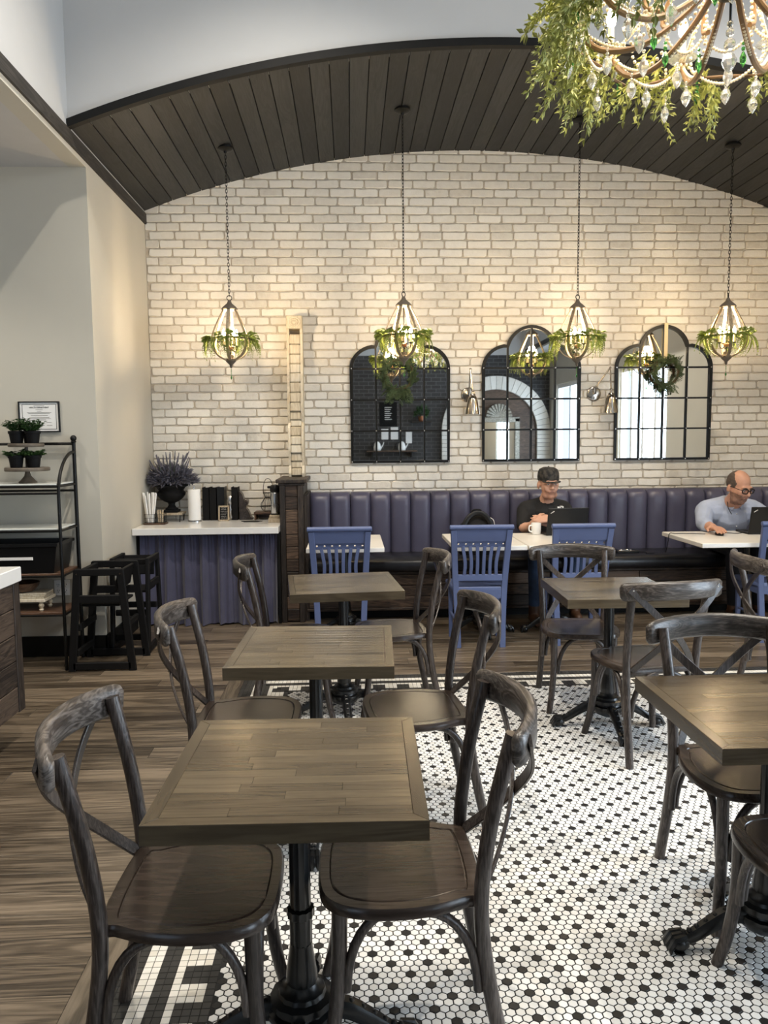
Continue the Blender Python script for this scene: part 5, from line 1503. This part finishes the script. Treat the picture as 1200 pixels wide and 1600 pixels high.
def body(name, prims, mats, headM, region, voxel=.0065):
    mb = MB()
    for p in prims:
        if p[0] == 'c':
            _, a, b, ra, rb, m = p; a, b = Vector(a), Vector(b); d = b-a; ln = max(d.length,1e-5); pts = []; rr = []
            dn_ = d/ln if ln > 1e-4 else Vector((0,0,1))
            for i in range(5): q = PI/2*i/4; pts.append(a-dn_*ra*math.cos(q)); rr.append(max(ra*math.sin(q),1e-4))
            for i in range(5): q = PI/2*i/4; pts.append(b+dn_*rb*math.sin(q)); rr.append(max(rb*math.cos(q),1e-4))
            mb.tube(pts, rr, 14)
        else:
            _, c, r_, Rm, m = p; mb.sphere(c, r_, 18, 12, Rm)
    tmp = mb.build('tmp', None, None, 0)
    rm = tmp.modifiers.new('r','REMESH'); rm.mode = 'VOXEL'; rm.voxel_size = voxel
    sm_ = tmp.modifiers.new('s','SMOOTH'); sm_.factor = .5; sm_.iterations = 4
    dg = bpy.context.evaluated_depsgraph_get(); me = bpy.data.meshes.new_from_object(tmp.evaluated_get(dg))
    bpy.data.objects.remove(tmp)
    me.name = name; me.materials.clear()
    for m in mats: me.materials.append(M[m])
    n = len(me.polygons); C = np.zeros(n*3); me.polygons.foreach_get('center', C); C = C.reshape(-1,3)
    D = []
    for p in prims:
        D.append(sdf_caps(C,p[1],p[2],p[3],p[4]) if p[0] == 'c' else sdf_ell(C,p[1],p[2],p[3]))
    idx = np.argmin(np.array(D), axis=0)
    pm_ = np.array([mats.index(p[-1]) for p in prims])
    mi = pm_[idx]
    HI = np.array(headM.inverted())
    Lc = C@HI[:3,:3].T + HI[:3,3]
    mi = region(C, Lc, mi, mats)
    me.polygons.foreach_set('material_index', mi.astype(np.int32).tolist())
    me.polygons.foreach_set('use_smooth', [True]*n); me.update()
    o = bpy.data.objects.new(name, me); COL.objects.link(o)
    return o
def head_prims(HM, skin, s=1.0, fat=0):
    R3 = HM.to_3x3().normalized(); I = lambda x,y,z: HM @ Vector((x*s,y*s,z*s))
    E = lambda c, r_: ('e', I(*c), tuple(q*s for q in r_), R3, skin)
    Cc = lambda a, b, ra, rb: ('c', I(*a), I(*b), ra*s, rb*s, skin)
    pr = [E((0,.015,.035),(.076+fat*.3,.096,.092)), E((0,-.025,-.025),(.064+fat,.074,.088)), Cc((-.030-fat,-.035,-.085),(.030+fat,-.035,-.085),.034,.034), Cc((0,-.062,-.095),(0,-.058,-.098),.026+fat*.3,.026),
          Cc((0,-.090,.012),(0,-.112,-.024),.010,.0145), Cc((-.012,-.100,-.026),(.012,-.100,-.026),.010,.010),
          Cc((-.036,-.082,.022),(.036,-.082,.022),.014,.014), Cc((-.040,-.070,-.02),(-.034,-.074,-.04),.020+fat*.5,.018), Cc((.040,-.070,-.02),(.034,-.074,-.04),.020+fat*.5,.018),
          Cc((-.018,-.090,-.056),(.018,-.090,-.056),.0095,.0095),
          E((-.079-fat*.3,.012,-.012),(.011,.020,.032)), E((.079+fat*.3,.012,-.012),(.011,.020,.032))]
    return pr
def face_parts(par, HM, s, brow_mat, glasses=False):
    def put(mb, name, mat, sm_=50): return mb.xf(HM @ Matrix.Scale(s,4)).build(name, mat, par, sm_)
    for q in (-1,1):
        put(MB().sphere((q*.031,-.0885,.004),(.0115,.005,.0045),10,6),'eye',M['white']); put(MB().sphere((q*.031,-.0945,.004),(.0050,.0025,.0046),8,5),'iris',M['hair'])
        put(MB().tube(smoothpath([(q*.014,-.0985,.022),(q*.032,-.0975,.027),(q*.050,-.086,.021)],3),[.003,.004,.004,.004,.0035,.003,.002],6),'eyebrow',brow_mat)
    put(MB().tube(smoothpath([(-.022,-.092,-.057),(0,-.1005,-.0545),(.022,-.092,-.057)],3),[.002,.0035,.004,.004,.004,.0035,.002],6),'lips',plain('lips',(.30,.12,.09),.5))
def hand_prims(wr, d, nrm, skin, curl=.6, spread=.015, sc=1.0, thumb=1):
    """wrist, direction of fingers, palm normal (towards which the fingers curl)"""
    wr, d, nrm = Vector(wr), Vector(d).normalized(), Vector(nrm).normalized()
    sd = d.cross(nrm).normalized(); pr = []
    for k in range(4):
        o = (k-1.5)*.0195*sc
        kn = wr + d*.088*sc + sd*o
        pr.append(('c', wr+d*.02*sc+sd*o*.7, kn, .0135*sc, .0115*sc, skin))
        ln = (.040,.046,.043,.034)[k]*sc; dd = d; p = kn
        for j, f_ in enumerate((1,.68,.55)):
            a = curl*(.5+.45*j); dd = (d*math.cos(a)+nrm*math.sin(a)+sd*(k-1.5)*.05).normalized()
            q = p+dd*ln*f_; pr.append(('c', p, q, .0098*sc-.0008*j, .0090*sc-.0009*j, skin)); p = q
    tb = wr+d*.028*sc+sd*(-thumb)*.030*sc
    t1 = tb+(d*.6-sd*thumb*.75+nrm*.25).normalized()*.040*sc; t2 = t1+(d*.9-sd*thumb*.15+nrm*.35).normalized()*.032*sc
    pr += [('c', wr+d*.012*sc, tb, .015*sc, .0135*sc, skin), ('c', tb, t1, .0125*sc, .0105*sc, skin), ('c', t1, t2, .0103*sc, .0085*sc, skin)]
    return pr
I3 = Matrix.Identity(3)
def ell(c, r_, m, Rm=I3): return ('e', Vector(c), r_, Rm, m)
# --- man in black cap
HM = Matrix.Translation((1.735,6.665,1.168)) @ Matrix.Rotation(R(4),4,'Z') @ Matrix.Rotation(R(3),4,'X')
S1 = 1.09
pr = head_prims(HM, 'skin', S1)
pr += [('c',(1.735,6.70,1.06),(1.735,6.745,.985),.058,.066,'skin')]
pr += [('c',(1.735,6.80,.70),(1.735,6.78,.88),.150,.160,'tee'), ('c',(1.60,6.785,.90),(1.87,6.785,.90),.110,.110,'tee'),
       ('c',(1.735,6.76,.985),(1.735,6.77,.93),.085,.12,'tee'), ('c',(1.57,6.785,.935),(1.735,6.765,.985),.078,.070,'tee'), ('c',(1.90,6.785,.935),(1.735,6.765,.985),.078,.070,'tee'),
       ('c',(1.735,6.80,.695),(1.735,6.80,.72),.152,.152,'tee'),
       ('c',(1.555,6.785,.925),(1.515,6.665,.805),.072,.060,'tee'), ('c',(1.915,6.785,.925),(1.955,6.665,.805),.072,.060,'tee'),
       ('c',(1.515,6.655,.795),(1.515,6.62,.785),.048,.046,'skin'), ('c',(1.515,6.62,.785),(1.600,6.485,.838),.044,.032,'skin'),
       ('c',(1.955,6.655,.795),(1.955,6.62,.785),.048,.046,'skin'), ('c',(1.955,6.62,.785),(1.74,6.505,.815),.044,.030,'skin')]
pr += hand_prims((1.575,6.47,.862),(.80,-.10,.18),(.1,.7,-.75),'skin',.75,sc=1.12,thumb=-1)
pr += [('c',(1.555,6.53,.815),(1.575,6.475,.860),.036,.028,'skin')]
pr += hand_prims((1.735,6.50,.82),(-.8,-.12,.35),(0,.8,-.5),'skin',.6,sc=1.1,thumb=1)
for (hx,kx,ky,ax,ay) in ((1.66,1.555,6.37,1.545,6.36),(1.82,1.90,6.40,1.93,6.47)):
    pr += [('c',(hx,6.80,.635),(kx,ky,.600),.088,.068,'jeans'), ('c',(kx,ky,.600),(kx,ky-.01,.57),.066,.064,'jeans'), ('c',(kx,ky,.58),(ax,ay,.13),.066,.046,'jeans'),
           ('c',(ax,ay,.14),(ax,ay,.075),.048,.046,'boots'), ('c',(ax,ay+.02,.048),(ax-.01,ay-.13,.040),.046,.038,'boots'), ('c',(ax,ay+.03,.03),(ax-.01,ay-.15,.022),.030,.022,'boots')]
def reg1(C, Lc, mi, mats):
    q = Lc/S1; sk = mats.index('skin'); h = (np.linalg.norm(q, axis=1) < .17) & (mi == sk)
    st = h & (q[:,2] < -.045) & (q[:,1] < .0) & ~((q[:,2] > -.064) & (q[:,2] < -.048) & (abs(q[:,0]) < .02)); mi[st & (q[:,2] > -.135)] = mats.index('beard1')
    hair = h & (q[:,2] > .0) & (q[:,1] > .02) & (abs(q[:,0]) < .0835); mi[hair] = mats.index('hair')
    neck = (mi == sk) & (C[:,2] < .985) & (C[:,2] > .90) & (abs(C[:,0]-1.735) < .12) & (C[:,1] > 6.62); mi[neck & (C[:,2] < .955)] = mats.index('tee')
    return mi
M['beard1'] = plain('light_stubble', sr('B5866E'), .6, noise=.15, nscale=60)
man1 = body('person', pr, ['skin','tee','jeans','boots','hair','beard1'], HM, reg1)
tag(man1, 'person in black tee and dark cap seated at the booth, hands clasped by a laptop', 'person', 'people working at the booth')
face_parts(man1, HM, S1, M['hair'])
HC = HM @ Matrix.Scale(S1,4)
capc = MB(); prof = [(.089,.030),(.091,.058),(.088,.092),(.076,.118),(.046,.133),(.0005,.137)]
capc.lathe(prof, 28, (0,.008,0))
capc.v = [(x*.94, (y-.008)*1.10+.008, z) for x, y, z in capc.v]
cap = capc.xf(HC).build('cap', M['camo'], man1, 50)
br = [(-.072,-.060)] + [(-.072+.144*i/12, -.085-.052*math.sin(PI*i/12)**.75) for i in range(13)] + [(.072,-.060)]
MB().prism(br[::1], .031, .037).xf(HC @ Matrix.Rotation(R(6),4,'X')).build('cap_brim', M['camo'], cap, 30)
MB().sphere((0,.008,.138),.006,8,5).xf(HC).build('cap_button', M['camo'], cap, 40)
# chest print
lg = MB().bb(-.030,-.004,-.001,0,-.014,.014)
lg.tube([(.012+.013*math.cos(2*PI*k/16),-.0005,.013*math.sin(2*PI*k/16)) for k in range(16)], .0028, 5, closed=True)
lg.tube([(-.002,-.0005,.016),(.014,-.0005,.019),(.028,-.0005,.012)], .0022, 5).tube([(.006,-.0005,.004),(.012,-.0005,-.004),(.019,-.0005,.005)], .0022, 5)
lg.xf(Matrix.Translation((1.846,6.676,.950)) @ Matrix.Rotation(R(-28),4,'X') @ Matrix.Scale(1.15,4)).build('chest_print', M['paper'], man1, 0)
# --- man in light blue shirt
HM2 = Matrix.Translation((3.318,6.425,1.135)) @ Matrix.Rotation(R(18),4,'Z') @ Matrix.Rotation(R(18),4,'X')
S2 = 1.12
pr = head_prims(HM2, 'skin2', S2, .006)
pr += [('c',(3.325,6.475,1.05),(3.335,6.575,.965),.066,.078,'skin2')]
pr += [('c',(3.35,6.76,.735),(3.34,6.66,.86),.185,.190,'shirt'), ('c',(3.19,6.63,.90),(3.50,6.63,.90),.120,.120,'shirt'),
       ('c',(3.34,6.60,.965),(3.34,6.64,.90),.090,.14,'shirt'), ('c',(3.14,6.62,.925),(3.33,6.60,.98),.088,.078,'shirt'), ('c',(3.54,6.62,.925),(3.33,6.60,.98),.088,.078,'shirt'),
       ('c',(3.35,6.77,.73),(3.35,6.77,.75),.185,.185,'shirt'),
       ('c',(3.115,6.61,.915),(3.035,6.45,.825),.083,.066,'shirt'), ('c',(3.035,6.45,.825),(3.025,6.37,.818),.066,.056,'shirt'), ('c',(3.028,6.37,.814),(3.02,6.255,.812),.043,.034,'skin2'),
       ('c',(3.565,6.61,.915),(3.655,6.47,.840),.083,.066,'shirt'), ('c',(3.655,6.47,.840),(3.635,6.43,.838),.066,.056,'shirt'), ('c',(3.635,6.43,.836),(3.575,6.375,.836),.043,.034,'skin2')]
pr += hand_prims((3.018,6.262,.813),(-.02,-.95,.02),(0,-.15,-1),'skin2',.38,sc=1.12,thumb=1)
pr += hand_prims((3.58,6.38,.834),(-.75,-.62,0),(0,-.2,-1),'skin2',.30,sc=1.1,thumb=-1)
for (hx,kx,ax) in ((3.26,3.27,3.30),(3.44,3.50,3.52)):
    pr += [('c',(hx,6.78,.645),(kx,6.38,.605),.095,.072,'pants'), ('c',(kx,6.38,.60),(ax,6.42,.12),.070,.048,'pants'),
           ('c',(ax,6.42,.13),(ax,6.42,.07),.048,.046,'boots'), ('c',(ax,6.44,.048),(ax-.01,6.29,.040),.046,.038,'boots'), ('c',(ax,6.45,.03),(ax-.01,6.27,.022),.030,.022,'boots')]
def reg2(C, Lc, mi, mats):
    q = Lc/S2; sk = mats.index('skin2'); h = (np.linalg.norm(q, axis=1) < .18) & (mi == sk)
    be = h & (q[:,2] < -.030) & (q[:,1] < .015) & (q[:,2] > -.14) & ((abs(q[:,0]) > .035) | (q[:,2] < -.042))
    be &= ~((q[:,2] > -.062) & (q[:,2] < -.050) & (abs(q[:,0]) < .02) & (q[:,1] < -.085))
    mi[be] = mats.index('beard')
    wob = .006*np.sin(q[:,0]*90) + .005*np.sin(q[:,2]*120)
    line = -.034 + .9*np.clip(q[:,2]-.045, 0, 1) + .060*np.clip((.056-abs(q[:,0]))/.05, 0, 1) + wob*.5
    hair = h & (((q[:,1] > line) & (q[:,2] > .006)) | ((q[:,1] > .032) & (q[:,2] > -.05)))
    hair &= ~((abs(q[:,0]) > .0815) & (q[:,2] < .02)); mi[hair] = mats.index('hair2')
    return mi
man2 = body('person', pr, ['skin2','shirt','pants','boots','hair2','beard'], HM2, reg2)
tag(man2, 'person with glasses and light blue shirt leaning over a table, hand on a mouse', 'person', 'people working at the booth')
face_parts(man2, HM2, S2, M['hair'])
HC = HM2 @ Matrix.Scale(S2,4)
gl = MB()
for q in (-1,1):
    gl.tube([(q*.033+.024*math.cos(a)*(1 if abs(math.cos(a))<.8 else .98), -.108+.010*abs(math.cos(a))*(1 if q*math.cos(a)>0 else 0), .004+.017*max(-1,min(1,1.25*math.sin(a)))) for a in [2*PI*k/18 for k in range(18)]], .0042, 6, closed=True)
    gl.tube([(q*.058,-.100,.010),(q*.080,-.05,.012),(q*.084,.01,.008)], .0025, 6)
gl.tube([(-.010,-.110,.008),(0,-.113,.011),(.010,-.110,.008)], .0025, 6)
gl.xf(HC).build('glasses', M['blackplastic'], man2, 60)
# collar, placket and buttons
co = MB()
for q in (-1,1):
    co.add([(3.335+q*.062,6.58,1.015),(3.335+q*.085,6.55,.965),(3.335+q*.045,6.468,.935),(3.335+q*.008,6.475,.975),(3.335+q*.03,6.52,1.0)],[(0,1,2,3,4)] if q > 0 else [(4,3,2,1,0)])
co.build('collar', M['shirt'], man2, 0)
MB().tube(smoothpath([(3.265,6.51,1.015),(3.258,6.475,.955),(3.275,6.445,.90)],4), .003, 6).build('lanyard', M['blackmatte'], man2)
for k in range(3): MB().sphere((3.337+.003*k,6.478+.004*k,.90-.055*k),.006,8,5).build('button', M['white'], man2)

# ------------------------------------------------------------------ behind the camera: what the mirrors show
t = thing('brick_arch', 'white brick arch framing a dark niche on the rear wall', 'arch', (3.35,-3.285,0))
AR = (1.25,.95); nv = 26; vz = 1.75
dv = PI/nv
vo = [(AR[1]*math.cos(-dv/2+.004),AR[1]*math.sin(-dv/2+.004)),(AR[0]*math.cos(-dv/2+.004),AR[0]*math.sin(-dv/2+.004)),(AR[0]*math.cos(dv/2-.004),AR[0]*math.sin(dv/2-.004)),(AR[1]*math.cos(dv/2-.004),AR[1]*math.sin(dv/2-.004))]
vm = MB().prism(vo, 0, .10, Matrix.Rotation(PI/2,4,'X') @ Matrix.Scale(-1,4,(0,0,1)), bev=0).mesh('voussoir', M['brick'], 0)
for k in range(nv): place('voussoir', vm, t, (0,0,vz), (0,-(k+.5)*dv,0))
bm_ = MB().rbox((0,.05,0),(.30,.10,.085),.004).mesh('arch_brick', M['brick'], 0)
for s in (-1,1):
    for k in range(19): place('arch_brick', bm_, t, (s*1.10,0,.05+.092*k))
MB().bb(-.95,.95,.0,.012,0,1.75).prism([(.95*math.cos(PI*k/20),.95*math.sin(PI*k/20)) for k in range(21)], 0, .012, Matrix.Translation((0,.012,vz)) @ Matrix.Rotation(PI/2,4,'X')).build('niche_back', M['darkwood'], t, 0)
t = thing('ornate_mirror', 'tall mirror in a carved silver frame with a shell crest inside the brick arch', 'mirror', (3.42,-3.27,.05))
M['silver'] = plain('tarnished_silver_leaf', (.35,.33,.28), .45, metal=.6, noise=.4, nscale=40)
for s in (-1,1): MB().rbox((s*.42,.04,1.0),(.12,.06,2.0),.02).build('frame_side', M['silver'], t, 40)
for z in (.06,1.96): MB().rbox((0,.04,z),(.96,.06,.12),.02).build('frame_rail', M['silver'], t, 40)
MB().bb(-.37,.37,.02,.03,.1,1.92).build('mirror_glass', M['mirror'], t, 0)
mb = MB()
for k in range(11):
    a = PI*(k+.5)/11; mb.sweep([(0,.04,2.02),(.30*math.cos(a),.05,2.02+.30*math.sin(a))], crect(.07,.05,.015), (0,1,0), [.3,1])
mb.build('shell_crest', M['silver'], t, 40)
t = thing('wall_shelf', 'dark floating shelf on the black brick wall with a menu board above', 'shelf', (.95,-3.30,1.30))
MB().rbox((0,.13,.015),(1.15,.24,.03),.003).build('board', M['darkwood'], t, 0)
for s in (-1,1): MB().bb(s*.45-.01,s*.45+.01,0,.2,-.12,0).build('bracket', M['blackmetal'], t, 0)
for x_ in (.62,1.18):
    k_ = thing('kettle', 'white kettle standing on the rear shelf', 'kettle', (x_,-3.17,1.33), 0, 'kettles on the rear shelf')
    MB().lathe([(.075,0),(.085,.01),(.088,.07),(.070,.15),(.045,.19),(.02,.205)], 24).build('pot', M['white'], k_, 50)
    MB().tube([(.08,0,.05),(.13,0,.13),(.15,0,.19)], [.018,.012,.009], 8).build('spout', M['white'], k_)
    MB().tube(smoothpath([(-.05,0,.18),(-.12,0,.17),(-.13,0,.08),(-.085,0,.05)],3), .008, 8).build('handle', M['blackplastic'], k_)
for i, (x_, z_, w_, h_) in enumerate([(.80,1.70,.16,.24),(1.02,1.72,.17,.28),(1.35,1.62,.14,.26)]):
    o = MB().rbox((0,.008,0),(w_,.012,h_),.002).build('notice_sheet', M['paper'], None, 0, (x_,-3.30,z_))
    tag(o, 'white notice sheet clipped to the black brick rear wall', 'paper', 'notices on the rear wall')
t = thing('menu_board', 'tall black menu board with white lines on the rear wall', 'menu board', (.88,-3.30,2.15))
MB().rbox((0,.010,0),(.40,.018,.55),.003).build('panel', M['blackmatte'], t, 0)
mb = MB()
for i in range(7): mb.bb(-.08,.08-.02*(i%3),.019,.021,.15-.045*i,.165-.045*i)
mb.build('chalk_lines', M['paper'], t, 0)
t = thing('trailing_plant', 'trailing green plant in a copper pot on a small rear shelf', 'plant', (1.62,-3.05,1.98))
MB().lathe([(.05,0),(.075,.05),(.07,.12)], 20).build('pot', M['copperish'], t, 40)
o = bushball(random.Random(4), .16, 160, .09, .04).xf(at(0,0,.16)).build('foliage', M['leaf'], t, 0); o['kind'] = 'stuff'
MB().rbox((0,-.075,-.012),(.45,.35,.024),.003).build('shelf_board', M['darkwood'], t, 0)
# recessed ceiling lamps
def downlight(x_, y_, z_, power, lab, size=.10, col=(1,.92,.80)):
    t = thing('ceiling_downlight', lab, 'downlight', (x_,y_,z_), 0, 'recessed ceiling downlights')
    MB().lathe([(.045,-.004),(.062,-.006),(.065,-.002),(.065,0)], 24).build('trim_ring', M['white'], t, 40)
    l = bpy.data.lights.new('downlight_offscreen','SPOT'); l.energy = power; l.color = col; l.spot_size = R(120); l.spot_blend = .8; l.shadow_soft_size = .05
    o = bpy.data.objects.new('downlight_offscreen', l); COL.objects.link(o); o.location = (x_,y_,z_-.03)
for x_, y_ in ((-3.0,4.6),(-3.0,2.6),(-3.0,.6)): downlight(x_, y_, ZLC, 48, 'recessed downlight in the low side ceiling')
for x_, y_ in ((-.4,3.9),(2.6,3.9),(-.4,2.1),(2.6,2.1)): downlight(x_, y_, ZH, 230, 'recessed downlight in the high ceiling')
